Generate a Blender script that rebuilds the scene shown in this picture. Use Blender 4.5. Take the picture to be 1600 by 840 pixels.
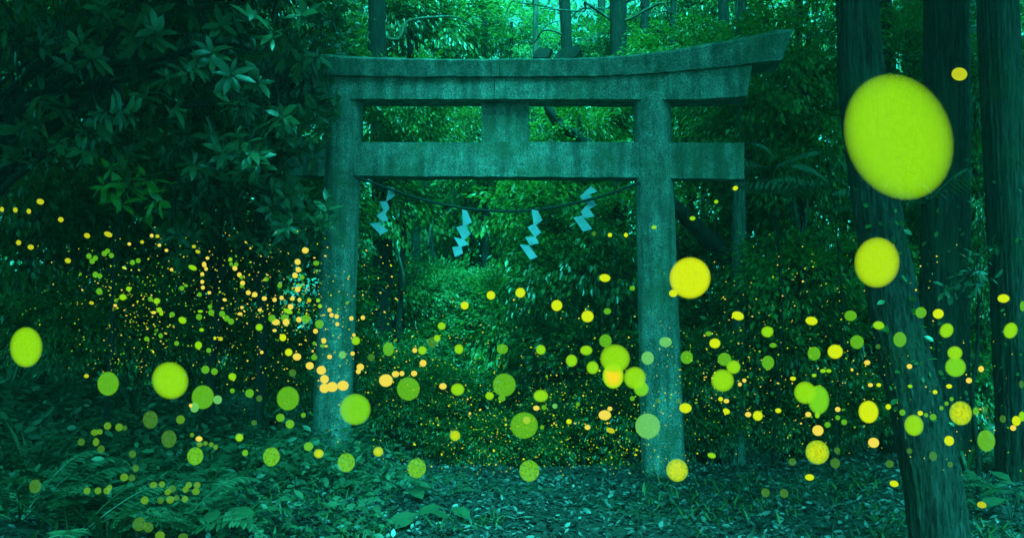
import bpy, math, random
import numpy as np
from mathutils import Vector, Matrix, Euler

random.seed(7)
RNG = np.random.default_rng(7)
SC = bpy.context.scene
COL = SC.collection
for o in list(bpy.data.objects):
    bpy.data.objects.remove(o)

# ------------------------------------------------------------------ camera
FPX, H0, CX, ZC = 1400.0, 500.0, 800.0, 1.5
cam = bpy.data.cameras.new('camera')
cam.sensor_fit = 'HORIZONTAL'
cam.sensor_width = 36.0
cam.lens = 36.0 * FPX / 1600.0
cam.shift_y = (H0 - 420.0) / 1600.0
cam.clip_start = 0.05
cam.clip_end = 1000.0
camo = bpy.data.objects.new('camera', cam)
COL.objects.link(camo)
camo.location = (0, 0, ZC)
camo.rotation_euler = (math.radians(90), 0, 0)
SC.camera = camo

# ------------------------------------------------------------------ sky, sun, exposure
SUN_EL, SUN_ROT = 56.0, 172.0          # rotation: compass direction the light comes from
TEAL = (0.03, 0.97, 0.86)
w = bpy.data.worlds.new('World')
SC.world = w
w.use_nodes = True
nt = w.node_tree
nt.nodes.clear()
sky = nt.nodes.new('ShaderNodeTexSky')
sky.sky_type = 'NISHITA'
sky.sun_disc = False
sky.sun_elevation = math.radians(SUN_EL)
sky.sun_rotation = math.radians(SUN_ROT)
sky.dust_density = 4.0
bw = nt.nodes.new('ShaderNodeRGBToBW')
tint = nt.nodes.new('ShaderNodeMix')
tint.data_type = 'RGBA'
tint.blend_type = 'MULTIPLY'
tint.inputs['Factor'].default_value = 1.0
tint.inputs['B'].default_value = (*TEAL, 1)
bg = nt.nodes.new('ShaderNodeBackground')
bg.inputs['Strength'].default_value = 0.13
wo = nt.nodes.new('ShaderNodeOutputWorld')
nt.links.new(sky.outputs['Color'], bw.inputs['Color'])
nt.links.new(bw.outputs['Val'], tint.inputs['A'])
nt.links.new(tint.outputs['Result'], bg.inputs['Color'])
nt.links.new(bg.outputs['Background'], wo.inputs['Surface'])

sun = bpy.data.lights.new('sun', 'SUN')
sun.energy = 5.0
sun.angle = math.radians(26)
sun.color = (0.035, 1.0, 0.86)
suno = bpy.data.objects.new('sun', sun)
COL.objects.link(suno)
az = math.radians(SUN_ROT)
sd = Vector((math.sin(az) * math.cos(math.radians(SUN_EL)), math.cos(az) * math.cos(math.radians(SUN_EL)), math.sin(math.radians(SUN_EL))))
suno.rotation_euler = sd.to_track_quat('Z', 'Y').to_euler()
suno.location = sd * 40

vs = SC.view_settings
vs.view_transform = 'Standard'
vs.look = 'None'
vs.exposure = 1.75
vs.gamma = 1.0
vs.use_curve_mapping = False
EXPO = vs.exposure
cy = SC.cycles
cy.max_bounces = 5
cy.diffuse_bounces = 3
cy.glossy_bounces = 2
cy.transmission_bounces = 3
cy.volume_bounces = 1
cy.transparent_max_bounces = 24
cy.use_denoising = True
cy.sample_clamp_indirect = 4.0
HAZE = 0.0011

# ------------------------------------------------------------------ helpers
def W(px, py, d):
    """world point that the photo shows at pixel px, py when it stands d metres away"""
    return np.array([(px - CX) / FPX * d, d, ZC + (H0 - py) / FPX * d])

def sstep(a, b, x):
    t = np.clip((x - a) / (b - a), 0, 1)
    return t * t * (3 - 2 * t)

def gz(x, y):
    x = np.asarray(x, float); y = np.asarray(y, float)
    z = 0.20 * sstep(-0.9, -1.9, x) + 0.55 * sstep(-1.9, -5.0, x)
    behind = sstep(8.95, 12.5, y)
    mid = np.exp(-((x - 0.4) / 2.6) ** 2)
    z = z - behind * (0.35 + 1.25 * mid) - 0.9 * sstep(13, 26, y)
    z = z + 0.10 * sstep(2.0, 5.0, x)
    z = z + 0.025 * np.sin(2.3 * x + 1.1) * np.sin(1.9 * y + 0.4) + 0.015 * np.sin(5.1 * x + 2 * y) * np.cos(4.3 * y - x)
    return z

def ground_at(px, py):
    for d in np.arange(4.0, 16, 0.05):
        p = W(px, py, d)
        if p[2] <= gz(p[0], p[1]):
            return np.array([p[0], p[1], float(gz(p[0], p[1]))])
    p = W(px, py, 12.0)
    return np.array([p[0], p[1], float(gz(p[0], p[1]))])

def make_mesh(name, V, F, mat=None, smooth=False, midx=None):
    V = np.asarray(V, np.float32)
    me = bpy.data.meshes.new(name)
    if isinstance(F, np.ndarray):
        n, k = F.shape
        me.vertices.add(len(V)); me.vertices.foreach_set('co', V.ravel())
        me.loops.add(n * k); me.loops.foreach_set('vertex_index', F.astype(np.int32).ravel())
        me.polygons.add(n)
        me.polygons.foreach_set('loop_start', np.arange(0, n * k, k, dtype=np.int32))
        me.update(calc_edges=True)
    else:
        me.from_pydata([tuple(v) for v in V], [], [tuple(int(i) for i in f) for f in F])
        me.update()
    if smooth:
        me.polygons.foreach_set('use_smooth', np.ones(len(me.polygons), bool))
    mats = mat if isinstance(mat, (list, tuple)) else [mat]
    for m in mats:
        if m: me.materials.append(m)
    if midx is not None:
        me.polygons.foreach_set('material_index', np.asarray(midx, np.int32))
    return me

def link(name, me, parent=None, loc=(0, 0, 0), rot=(0, 0, 0), scale=(1, 1, 1)):
    o = bpy.data.objects.new(name, me)
    COL.objects.link(o)
    o.location = tuple(float(v) for v in loc); o.rotation_euler = rot; o.scale = scale
    if parent: o.parent = parent
    return o

def tag(o, label=None, cat=None, group=None, kind=None):
    if label: o['label'] = label
    if cat: o['category'] = cat
    if group: o['group'] = group
    if kind: o['kind'] = kind
    return o

def thing(name, label, cat, loc=(0, 0, 0), group=None):
    o = bpy.data.objects.new(name, None)
    o.empty_display_size = 0.1
    COL.objects.link(o)
    o.location = tuple(float(v) for v in loc)
    return tag(o, label, cat, group)

# ---- materials
def new_mat(name):
    m = bpy.data.materials.new(name)
    m.use_nodes = True
    t = m.node_tree
    b = t.nodes['Principled BSDF']
    return m, t, b, t.nodes['Material Output']

def N(t, kind, **kw):
    n = t.nodes.new(kind)
    for k, v in kw.items():
        if k in n.inputs.keys(): n.inputs[k].default_value = v
        else: setattr(n, k, v)
    return n

def ramp(t, src, stops):
    r = t.nodes.new('ShaderNodeValToRGB')
    e = r.color_ramp.elements
    while len(e) < len(stops): e.new(0.5)
    for i, (p, c) in enumerate(stops):
        e[i].position = p; e[i].color = (*c, 1)
    t.links.new(src, r.inputs['Fac'])
    return r.outputs['Color']

def mixc(t, fac, a, b, mode='MIX'):
    m = t.nodes.new('ShaderNodeMix'); m.data_type = 'RGBA'; m.blend_type = mode
    for s, v in (('Factor', fac), ('A', a), ('B', b)):
        if hasattr(v, 'is_linked'): t.links.new(v, m.inputs[s])
        elif s == 'Factor': m.inputs[s].default_value = v
        else: m.inputs[s].default_value = (*v, 1)
    return m.outputs['Result']

def leaf_mat(name, stops, rough=0.38, trans=0.25, spec=0.5):
    m, t, b, out = new_mat(name)
    g = N(t, 'ShaderNodeNewGeometry')
    c = ramp(t, g.outputs['Random Per Island'], stops)
    tc = N(t, 'ShaderNodeTexCoord')
    no = N(t, 'ShaderNodeTexNoise', Scale=14.0, Detail=3.0)
    t.links.new(tc.outputs['Object'], no.inputs['Vector'])
    c = mixc(t, 0.45, c, ramp(t, no.outputs['Fac'], [(0.3, (0.45, 0.45, 0.45)), (0.7, (1.25, 1.25, 1.25))]), 'MULTIPLY')
    t.links.new(c, b.inputs['Base Color'])
    b.inputs['Roughness'].default_value = rough
    b.inputs['Specular IOR Level'].default_value = spec
    if trans:
        tr = N(t, 'ShaderNodeBsdfTranslucent')
        t.links.new(mixc(t, 1.0, c, (0.9, 1.25, 0.6), 'MULTIPLY'), tr.inputs['Color'])
        mx = N(t, 'ShaderNodeMixShader'); mx.inputs[0].default_value = trans
        t.links.new(b.outputs[0], mx.inputs[1]); t.links.new(tr.outputs[0], mx.inputs[2])
        t.links.new(mx.outputs[0], out.inputs['Surface'])
    return m

M = {}
M['leaf'] = leaf_mat('leaf_green', [(0.0, (0.03, 0.06, 0.010)), (0.4, (0.065, 0.12, 0.022)), (0.8, (0.10, 0.17, 0.032)), (1.0, (0.2, 0.26, 0.07))], 0.30, 0.42, 0.75)
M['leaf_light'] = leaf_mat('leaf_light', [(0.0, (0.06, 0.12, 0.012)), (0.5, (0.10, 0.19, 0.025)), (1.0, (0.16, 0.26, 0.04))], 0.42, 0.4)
M['leaf_mist_glow'] = leaf_mat('leaf_mist_glow', [(0.0, (0.09, 0.17, 0.05)), (0.5, (0.17, 0.30, 0.10)), (1.0, (0.26, 0.40, 0.18))], 0.42, 0.45)  # misty glow beyond the gate, put into the leaf colour
M['leaf_big'] = leaf_mat('leaf_broad', [(0.0, (0.035, 0.055, 0.025)), (0.6, (0.05, 0.085, 0.035)), (1.0, (0.08, 0.125, 0.05))], 0.36, 0.22)
M['fern'] = leaf_mat('fern_green', [(0.0, (0.03, 0.05, 0.022)), (0.6, (0.05, 0.08, 0.035)), (1.0, (0.085, 0.125, 0.065))], 0.5, 0.3)
M['litter'] = leaf_mat('dead_leaf', [(0.0, (0.012, 0.011, 0.009)), (0.5, (0.03, 0.028, 0.025)), (0.8, (0.075, 0.074, 0.071)), (1.0, (0.17, 0.17, 0.168))], 0.45, 0.0)
M['grass'] = leaf_mat('grass_blade', [(0.0, (0.03, 0.055, 0.015)), (1.0, (0.08, 0.12, 0.03))], 0.5, 0.3)

def soil():
    m, t, b, out = new_mat('forest_soil')
    tc = N(t, 'ShaderNodeTexCoord')
    n1 = N(t, 'ShaderNodeTexNoise', Scale=9.0, Detail=8.0, Roughness=0.7)
    n2 = N(t, 'ShaderNodeTexVoronoi', Scale=22.0)
    n3 = N(t, 'ShaderNodeTexNoise', Scale=0.8, Detail=4.0)
    for n in (n1, n2, n3): t.links.new(tc.outputs['Object'], n.inputs['Vector'])
    c = ramp(t, n1.outputs['Fac'], [(0.3, (0.006, 0.005, 0.004)), (0.55, (0.016, 0.014, 0.011)), (0.8, (0.04, 0.036, 0.03))])
    c = mixc(t, ramp(t, n3.outputs['Fac'], [(0.5, (0, 0, 0)), (0.68, (0.8, 0.8, 0.8))]), c, (0.028, 0.05, 0.016))
    t.links.new(c, b.inputs['Base Color'])
    b.inputs['Roughness'].default_value = 0.85
    bp = N(t, 'ShaderNodeBump', Strength=0.9, Distance=0.05)
    t.links.new(mixc(t, 0.5, n1.outputs['Fac'], n2.outputs['Distance']), bp.inputs['Height'])
    t.links.new(bp.outputs[0], b.inputs['Normal'])
    return m
M['soil'] = soil()

def stone():
    m, t, b, out = new_mat('weathered_granite')
    tc = N(t, 'ShaderNodeTexCoord')
    fine = N(t, 'ShaderNodeTexNoise', Scale=85.0, Detail=3.0, Roughness=0.75)
    spk = N(t, 'ShaderNodeTexVoronoi', Scale=120.0)
    big = N(t, 'ShaderNodeTexNoise', Scale=2.2, Detail=7.0, Roughness=0.62)
    mp = N(t, 'ShaderNodeMapping'); mp.inputs['Scale'].default_value = (7.0, 7.0, 0.9)
    streak = N(t, 'ShaderNodeTexNoise', Scale=1.6, Detail=5.0)
    for n in (fine, spk, big): t.links.new(tc.outputs['Object'], n.inputs['Vector'])
    t.links.new(tc.outputs['Object'], mp.inputs['Vector']); t.links.new(mp.outputs[0], streak.inputs['Vector'])
    c = ramp(t, fine.outputs['Fac'], [(0.34, (0.045, 0.048, 0.042)), (0.5, (0.145, 0.15, 0.135)), (0.66, (0.34, 0.345, 0.32))])
    c = mixc(t, 0.75, c, ramp(t, streak.outputs['Fac'], [(0.38, (0.30, 0.32, 0.28)), (0.60, (1.15, 1.15, 1.15))]), 'MULTIPLY')
    moss = ramp(t, big.outputs['Fac'], [(0.49, (0, 0, 0)), (0.60, (0.9, 0.9, 0.9))])
    mid = N(t, 'ShaderNodeTexNoise', Scale=7.0, Detail=5.0, Roughness=0.7)
    t.links.new(tc.outputs['Object'], mid.inputs['Vector'])
    c = mixc(t, 0.8, c, ramp(t, mid.outputs['Fac'], [(0.36, (0.5, 0.52, 0.48)), (0.64, (1.25, 1.25, 1.25))]), 'MULTIPLY')
    c = mixc(t, moss, c, mixc(t, 0.4, (0.03, 0.06, 0.015), c, 'MIX'))
    dark = ramp(t, big.outputs['Fac'], [(0.28, (0.8, 0.8, 0.8)), (0.42, (0, 0, 0))])
    c = mixc(t, dark, c, mixc(t, 0.5, (0.05, 0.06, 0.05), c, 'MIX'))
    t.links.new(c, b.inputs['Base Color'])
    b.inputs['Roughness'].default_value = 0.8
    bp = N(t, 'ShaderNodeBump', Strength=0.7, Distance=0.012)
    t.links.new(mixc(t, 0.5, fine.outputs['Fac'], spk.outputs['Distance']), bp.inputs['Height'])
    t.links.new(bp.outputs[0], b.inputs['Normal'])
    return m
M['stone'] = stone()

def bark(name, lo, hi, mosscol=(0.025, 0.04, 0.015)):
    m, t, b, out = new_mat(name)
    tc = N(t, 'ShaderNodeTexCoord')
    mp = N(t, 'ShaderNodeMapping'); mp.inputs['Scale'].default_value = (26.0, 26.0, 1.6)
    st = N(t, 'ShaderNodeTexNoise', Scale=1.6, Detail=6.0, Roughness=0.65)
    mp2 = N(t, 'ShaderNodeMapping'); mp2.inputs['Scale'].default_value = (60.0, 60.0, 9.0)
    st2 = N(t, 'ShaderNodeTexNoise', Scale=1.0, Detail=3.0)
    bg_ = N(t, 'ShaderNodeTexNoise', Scale=1.7, Detail=5.0)
    t.links.new(tc.outputs['Object'], mp.inputs['Vector']); t.links.new(mp.outputs[0], st.inputs['Vector'])
    t.links.new(tc.outputs['Object'], mp2.inputs['Vector']); t.links.new(mp2.outputs[0], st2.inputs['Vector'])
    t.links.new(tc.outputs['Object'], bg_.inputs['Vector'])
    c = ramp(t, st.outputs['Fac'], [(0.36, lo), (0.5, tuple((a + b_) / 2 for a, b_ in zip(lo, hi))), (0.64, hi)])
    c = mixc(t, 0.5, c, ramp(t, st2.outputs['Fac'], [(0.35, (0.5, 0.5, 0.5)), (0.65, (1.3, 1.3, 1.3))]), 'MULTIPLY')
    c = mixc(t, ramp(t, bg_.outputs['Fac'], [(0.48, (0, 0, 0)), (0.68, (0.75, 0.75, 0.75))]), c, mosscol)
    t.links.new(c, b.inputs['Base Color'])
    b.inputs['Roughness'].default_value = 0.85
    b.inputs['Specular IOR Level'].default_value = 0.2
    bp = N(t, 'ShaderNodeBump', Strength=1.0, Distance=0.03)
    t.links.new(mixc(t, 0.35, st.outputs['Fac'], st2.outputs['Fac']), bp.inputs['Height'])
    t.links.new(bp.outputs[0], b.inputs['Normal'])
    return m
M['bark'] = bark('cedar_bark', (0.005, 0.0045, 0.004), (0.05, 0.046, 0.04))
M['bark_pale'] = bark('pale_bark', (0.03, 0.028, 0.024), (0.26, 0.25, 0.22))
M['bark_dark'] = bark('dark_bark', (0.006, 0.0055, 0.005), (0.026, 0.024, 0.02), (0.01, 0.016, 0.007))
M['twig'] = bark('twig_bark', (0.035, 0.033, 0.025), (0.15, 0.14, 0.11))

def plain(name, col, rough=0.7, noise=0.4, scale=20.0, trans=0.0):
    m, t, b, out = new_mat(name)
    tc = N(t, 'ShaderNodeTexCoord')
    n = N(t, 'ShaderNodeTexNoise', Scale=scale, Detail=5.0)
    t.links.new(tc.outputs['Object'], n.inputs['Vector'])
    c = mixc(t, noise, col, ramp(t, n.outputs['Fac'], [(0.3, (0.4, 0.4, 0.4)), (0.7, (1.25, 1.25, 1.25))]), 'MULTIPLY')
    t.links.new(c, b.inputs['Base Color'])
    b.inputs['Roughness'].default_value = rough
    if trans:
        tr = N(t, 'ShaderNodeBsdfTranslucent'); t.links.new(c, tr.inputs['Color'])
        mx = N(t, 'ShaderNodeMixShader'); mx.inputs[0].default_value = trans
        t.links.new(b.outputs[0], mx.inputs[1]); t.links.new(tr.outputs[0], mx.inputs[2])
        t.links.new(mx.outputs[0], out.inputs['Surface'])
    return m
M['rope'] = plain('old_straw_rope', (0.012, 0.011, 0.008), 0.9, 0.8, 60.0)
M['paper'] = plain('white_paper', (0.40, 0.43, 0.54), 0.7, 0.5, 9.0, 0.35)
M['old_bark'] = plain('fallen_bark', (0.06, 0.055, 0.045), 0.85, 0.7, 14.0)

# ---- geometry makers
def tube(pts, radii, seg=12, rough=0.0, seed=0, sub=1, lobes=None):
    """tapered tube through pts, resampled; rough = relative depth of lengthwise ridges"""
    pts = np.asarray(pts, float); radii = np.asarray(radii, float)
    n0 = len(pts)
    if sub > 1:
        u = np.linspace(0, n0 - 1, (n0 - 1) * sub + 1)
        i = np.clip(np.floor(u).astype(int), 0, n0 - 2); f = (u - i)[:, None]
        P0 = pts[np.clip(i - 1, 0, n0 - 1)]; P1 = pts[i]; P2 = pts[i + 1]; P3 = pts[np.clip(i + 2, 0, n0 - 1)]
        pts = 0.5 * (2 * P1 + (P2 - P0) * f + (2 * P0 - 5 * P1 + 4 * P2 - P3) * f ** 2 + (3 * P1 - P0 - 3 * P2 + P3) * f ** 3)
        radii = radii[i] * (1 - f[:, 0]) + radii[i + 1] * f[:, 0]
    n = len(pts)
    T = np.gradient(pts, axis=0); T /= np.linalg.norm(T, axis=1, keepdims=True) + 1e-9
    ref = np.array([1.0, 0, 0]) if abs(T[0][0]) < 0.8 else np.array([0, 1.0, 0])
    A = np.cross(T, ref); A /= np.linalg.norm(A, axis=1, keepdims=True)
    B = np.cross(T, A)
    th = np.linspace(0, 2 * math.pi, seg, endpoint=False)
    R = np.repeat(radii[:, None], seg, 1)
    if rough:
        rg = np.random.default_rng(seed)
        k = np.zeros((n, seg))
        for kk in list(range(2, 6)) + list(range(8, max(9, seg // 2), 2)):
            ph = np.cumsum(rg.normal(0, 0.10 + 0.012 * kk, n)) + rg.uniform(0, 6.28)
            amp = (1.0 / (1 + kk * 0.16)) * (1 + 0.4 * np.cumsum(rg.normal(0, 0.15, n)).clip(-1, 1))
            k += amp[:, None] * np.cos(kk * th[None] + ph[:, None])
        k /= k.std() + 1e-9
        R = R * (1 + rough * k) + 0.004 * rg.normal(0, 1, (n, seg)) * (rough > 0.02)
    V = pts[:, None, :] + R[..., None] * (np.cos(th)[None, :, None] * A[:, None, :] + np.sin(th)[None, :, None] * B[:, None, :])
    V = V.reshape(-1, 3)
    i, j = np.meshgrid(np.arange(n - 1), np.arange(seg), indexing='ij')
    j2 = (j + 1) % seg
    F = np.stack([i * seg + j, i * seg + j2, (i + 1) * seg + j2, (i + 1) * seg + j], -1).reshape(-1, 4)
    c0, c1 = len(V), len(V) + 1
    V = np.vstack([V, pts[0], pts[-1]])
    jj = np.arange(seg); j2 = (jj + 1) % seg
    cap0 = np.stack([np.full(seg, c0), j2, jj, jj], -1)
    cap1 = np.stack([np.full(seg, c1), (n - 1) * seg + jj, (n - 1) * seg + j2, (n - 1) * seg + j2], -1)
    Fl = [tuple(f) for f in F] + [tuple(f[:3]) for f in cap0] + [tuple(f[:3]) for f in cap1]
    return V, Fl

def unit(v):
    return v / (np.linalg.norm(v, axis=-1, keepdims=True) + 1e-9)

def leafset(P, D, U, L, Wd, droop=0.2, fold=0.25, detail=0):
    """arrays of leaves: base P, direction D, up U, length L, width Wd -> verts, tri faces"""
    P = np.asarray(P, float); n = len(P)
    L = np.broadcast_to(L, n)[:, None]; Wd = np.broadcast_to(Wd, n)[:, None]
    droop = np.broadcast_to(droop, n)[:, None]
    D = unit(np.asarray(D, float)); S = unit(np.cross(D, U)); U2 = np.cross(S, D)
    def at(t, s):
        return P + D * L * t - U2 * (droop * L * t * t) + S * Wd * s + U2 * (abs(s) * Wd * fold)
    if detail == 0:
        V = np.stack([at(0, 0), at(0.45, 0.5), at(1, 0), at(0.45, -0.5)], 1)
        T = np.array([[0, 2, 1], [0, 3, 2]])
    else:
        V = np.stack([at(0, 0), at(0.32, 0.42), at(0.32, 0), at(0.32, -0.42), at(0.68, 0.44), at(0.68, 0), at(0.68, -0.44), at(1, 0)], 1)
        T = np.array([[0, 2, 1], [0, 3, 2], [1, 2, 5], [1, 5, 4], [2, 3, 6], [2, 6, 5], [4, 5, 7], [5, 6, 7]])
    k = V.shape[1]
    F = (np.arange(n)[:, None, None] * k + T[None]).reshape(-1, 3)
    return V.reshape(-1, 3), F

def cat(parts):
    Vs, Fs, o = [], [], 0
    for V, F in parts:
        Vs.append(V); Fs.append(np.asarray(F) + o); o += len(V)
    return np.vstack(Vs), np.vstack(Fs)

def sph(n, rg):
    return unit(rg.normal(0, 1, (n, 3)))

def crown_leaves(rg, radii, clumps, per, leaf, clump_r, wide=0.42, hang=0.85):
    """leaves in flattened sprays spread through an ellipsoid"""
    radii = np.asarray(radii, float)
    c = sph(clumps, rg) * radii * (rg.uniform(0.15, 1, (clumps, 1)) ** 0.45)
    c += rg.normal(0, 0.12, c.shape)
    out = unit(c / radii ** 2 + np.array([0, 0, 0.001]))
    idx = np.repeat(np.arange(clumps), per)
    n = len(idx)
    off = rg.normal(0, 1, (n, 3)) * clump_r * np.array([1, 1, 0.42])
    # tilt every spray's disc its own way
    tl = rg.normal(0, 0.45, (clumps, 2))
    off[:, 2] += off[:, 0] * tl[idx, 0] + off[:, 1] * tl[idx, 1]
    P = c[idx] + off
    D = unit(off + 0.6 * out[idx] + rg.normal(0, 0.5, (n, 3)) * clump_r) * 1.0
    D[:, 2] -= hang * rg.uniform(0, 1.2, n)
    U = np.array([0, 0, 1.0]) + rg.normal(0, 0.45, (n, 3))
    L = leaf * rg.uniform(0.55, 1.3, n)
    return leafset(P, D, U, L, L * wide * rg.uniform(0.8, 1.2, n), rg.uniform(0, 0.3, n), 0.3, 0)

CROWNS = []
for s in range(5):
    rg = np.random.default_rng(100 + s)
    V, F = crown_leaves(rg, (1.25, 1.1, 0.85), 50, 112, 0.108, 0.17, 0.48)
    CROWNS.append(make_mesh('crown', V, F, M['leaf_light'] if s == 3 else M['leaf']))
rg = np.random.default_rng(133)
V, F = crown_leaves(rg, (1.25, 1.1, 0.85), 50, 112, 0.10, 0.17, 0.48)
CROWNS.append(make_mesh('crown', V, F, M['leaf_mist_glow']))
FINE = []
for s in range(3):
    rg = np.random.default_rng(140 + s)
    V, F = crown_leaves(rg, (1.7, 1.5, 1.3), 60, 85, 0.15, 0.28, 0.45)
    FINE.append(make_mesh('crown', V, F, M['leaf']))

def limb(parent, p0, p1, r0, mat, seed, bend=0.15, name='limb', seg=7, r1=None):
    rg = np.random.default_rng(seed)
    p0 = np.asarray(p0, float); p1 = np.asarray(p1, float)
    L = np.linalg.norm(p1 - p0)
    k = 6
    t = np.linspace(0, 1, k)[:, None]
    pts = p0 + (p1 - p0) * t + rg.normal(0, 1, (k, 3)) * bend * L * 0.28 * np.sin(t * math.pi) + np.array([0, 0, 0.12 * L]) * np.sin(t * math.pi)
    rr = np.linspace(r0, r1 if r1 else max(0.004, r0 * 0.25), k)
    V, F = tube(pts, rr, seg, 0.04, seed, 3)
    o = link(name, make_mesh(name, V, F, mat, True), parent)
    return o, pts

# ================================================================== SETTING
def build_ground():
    xs = np.concatenate([-np.geomspace(160, 7, 24), np.linspace(-6.9, 6.9, 140), np.geomspace(7, 160, 24)])
    ys = np.concatenate([np.linspace(-12, 2.8, 14), np.linspace(3, 14, 120), np.geomspace(14.2, 260, 46)])
    X, Y = np.meshgrid(xs, ys)
    Z = gz(X, Y)
    near = ((np.abs(X) < 7) & (Y > 3) & (Y < 14.1))
    Z = Z + near * RNG.normal(0, 0.010, X.shape)
    n, m = X.shape
    i, j = np.meshgrid(np.arange(n - 1), np.arange(m - 1), indexing='ij')
    F = np.stack([i * m + j, i * m + j + 1, (i + 1) * m + j + 1, (i + 1) * m + j], -1).reshape(-1, 4)
    me = make_mesh('ground', np.stack([X, Y, Z], -1).reshape(-1, 3), F, M['soil'], True)
    tag(link('ground', me), 'forest floor of dark soil', None, None, 'structure')
build_ground()

def build_haze():
    m = bpy.data.materials.new('haze')
    m.use_nodes = True
    t = m.node_tree; t.nodes.clear()
    v = N(t, 'ShaderNodeVolumePrincipled')
    v.inputs['Color'].default_value = (0.7, 0.95, 0.8, 1)
    v.inputs['Density'].default_value = HAZE
    v.inputs['Anisotropy'].default_value = 0.2
    o_ = N(t, 'ShaderNodeOutputMaterial')
    t.links.new(v.outputs[0], o_.inputs['Volume'])
    x0, x1, y0, y1, z0, z1 = -165, 165, -14, 265, -5.0, 19.0
    V = [(x, y, z) for x in (x0, x1) for y in (y0, y1) for z in (z0, z1)]
    F = [(0, 1, 3, 2), (4, 6, 7, 5), (0, 4, 5, 1), (2, 3, 7, 6), (0, 2, 6, 4), (1, 5, 7, 3)]
    tag(link('haze', make_mesh('haze', V, F, m)), 'thin teal mist hanging in the forest', None, None, 'stuff')
if HAZE > 0: build_haze()

# ------------------------------------------------------------------ torii
PL = np.array([(529 - 800) / FPX * 9.0, 9.0]); PR = np.array([(1027 - 800) / FPX * 8.57, 8.57])
AX = (PR - PL) / np.linalg.norm(PR - PL)
NV = np.array([AX[1], -AX[0]])                  # towards the camera
def TP(px, py, n=0.0):
    """point on the torii's plane (moved n metres towards the camera) at that pixel"""
    r = np.array([(px - CX) / FPX, 1.0])
    o = PL + NV * n
    # d*r = o + s*AX
    A = np.array([[r[0], -AX[0]], [r[1], -AX[1]]])
    d, s = np.linalg.solve(A, o)
    return W(px, py, d)

torii = thing('torii_gate', 'weathered grey stone torii gate with upturned top lintel, across the forest path', 'torii gate', (PL[0], PL[1], 0.15))
def tpart(name, V, F, mat=None, smooth=False, label=None):
    V = np.asarray(V, float) - np.array([PL[0], PL[1], 0.15])
    o = link(name, make_mesh(name, V, F, mat or M['stone'], smooth), torii)
    if label: o['label'] = label
    return o

def pillar(ptop, pbot, rt, rb):
    k = 14
    t = np.linspace(0, 1, k)[:, None]
    pts = ptop * (1 - t) + pbot * t
    rr = rt + (rb - rt) * np.linspace(0, 1, k) ** 1.1
    V, F = tube(pts, rr, 56, 0.004, 5, 6)
    return V, F
pt, pb = TP(540, 150), TP(517, 712); pb = pb + (pb - pt) * 0.04
V, F = pillar(pt, pb, 0.178, 0.198); tpart('pillar', V, F, None, True)
pt, pb = TP(1018, 150), TP(1037, 748); pb = pb + (pb - pt) * 0.04
V, F = pillar(pt, pb, 0.176, 0.210); tpart('pillar', V, F, None, True)

def loft(sections, jitter=0.003, seed=0):
    rg = np.random.default_rng(seed)
    S = np.asarray(sections, float)
    n, k, _ = S.shape
    V = S.reshape(-1, 3) + rg.normal(0, jitter, (n * k, 3))
    F = [(i * k + j, i * k + (j + 1) % k, (i + 1) * k + (j + 1) % k, (i + 1) * k + j) for i in range(n - 1) for j in range(k)]
    F += [tuple(range(k - 1, -1, -1)), tuple((n - 1) * k + j for j in range(k))]
    return V, F

def bar(pxs, top, bot, prof, skew=None, jitter=0.003, seed=0):
    """pxs: stations along the beam; top/bot: pixel heights there; prof(u): rows of (n towards camera, v 0..1 bottom to top, extra z)"""
    secs = []
    for i, px in enumerate(pxs):
        a, b = TP(px, bot(px), 0.2), TP(px, top(px), 0.2)
        row = []
        for (n, v, ez) in prof:
            sk = 0 if skew is None else skew(px, v)
            base = a * (1 - v) + b * v
            p = base + np.array([NV[0], NV[1], 0]) * (n - 0.2) + np.array([AX[0], AX[1], 0]) * sk
            p[2] += ez
            row.append(p)
        secs.append(row)
    return loft(secs, jitter, seed)

interp = lambda xs, ys: (lambda x: float(np.interp(x, xs, ys)))
def smooth_curve(xs, ys):
    c = np.polyfit(xs, ys, 6); return lambda x: float(np.polyval(c, x))
# outlines of the lintels, read along their length (the left half mirrors the right)
KX = [310, 390, 470, 560, 640, 700, 780, 850, 900, 940, 990, 1040, 1080, 1120, 1160, 1200, 1238]
kt = interp(KX, [50, 68, 82, 89, 91, 92, 92, 91.5, 91, 89, 86, 79.5, 73, 66, 58.5, 50, 42])
kb = interp(KX, [98, 108, 115, 118.5, 119, 119, 119, 119, 118.5, 118, 116, 112.5, 109, 105, 101, 96, 91])
s_t = interp(KX, [98, 108, 115, 118.5, 119, 119, 119, 119, 118.5, 118, 116, 112.5, 109, 105, 101, 96, 91])
s_b = interp([380, 470, 560, 640, 900, 1040, 1090, 1130, 1175], [146, 151, 153, 153, 153, 153.5, 153, 151, 147])
kprof = [(0.20, 0, 0), (0.245, 0.84, 0), (0.20, 1.0, 0), (0.0, 1.0, 0.05), (-0.20, 1.0, 0), (-0.245, 0.84, 0), (-0.20, 0, 0)]
kskew = lambda px, v: 0.11 * v if px > 1235 else (-0.11 * v if px < 315 else 0)
tpart('top_lintel', *bar(list(np.linspace(310, 781, 40)), kt, kb, kprof, kskew, 0.0025, 1))
tpart('top_lintel', *bar(list(np.linspace(782.2, 1222, 46)) , kt, kb, kprof, lambda px, v: 0.10 * v if px > 1221 else 0, 0.0025, 2))
sprof = [(0.155, 0, 0), (0.16, 0.5, 0), (0.16, 0.99, 0), (-0.16, 0.99, 0), (-0.155, 0, 0)]
tpart('lower_lintel', *bar(list(np.linspace(384, 771, 22)), s_t, s_b, sprof, None, 0.002, 3))
tpart('lower_lintel', *bar(list(np.linspace(772, 1168, 30)), s_t, s_b, sprof, lambda px, v: 0.05 * v if px > 1166 else 0, 0.002, 4))
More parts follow.
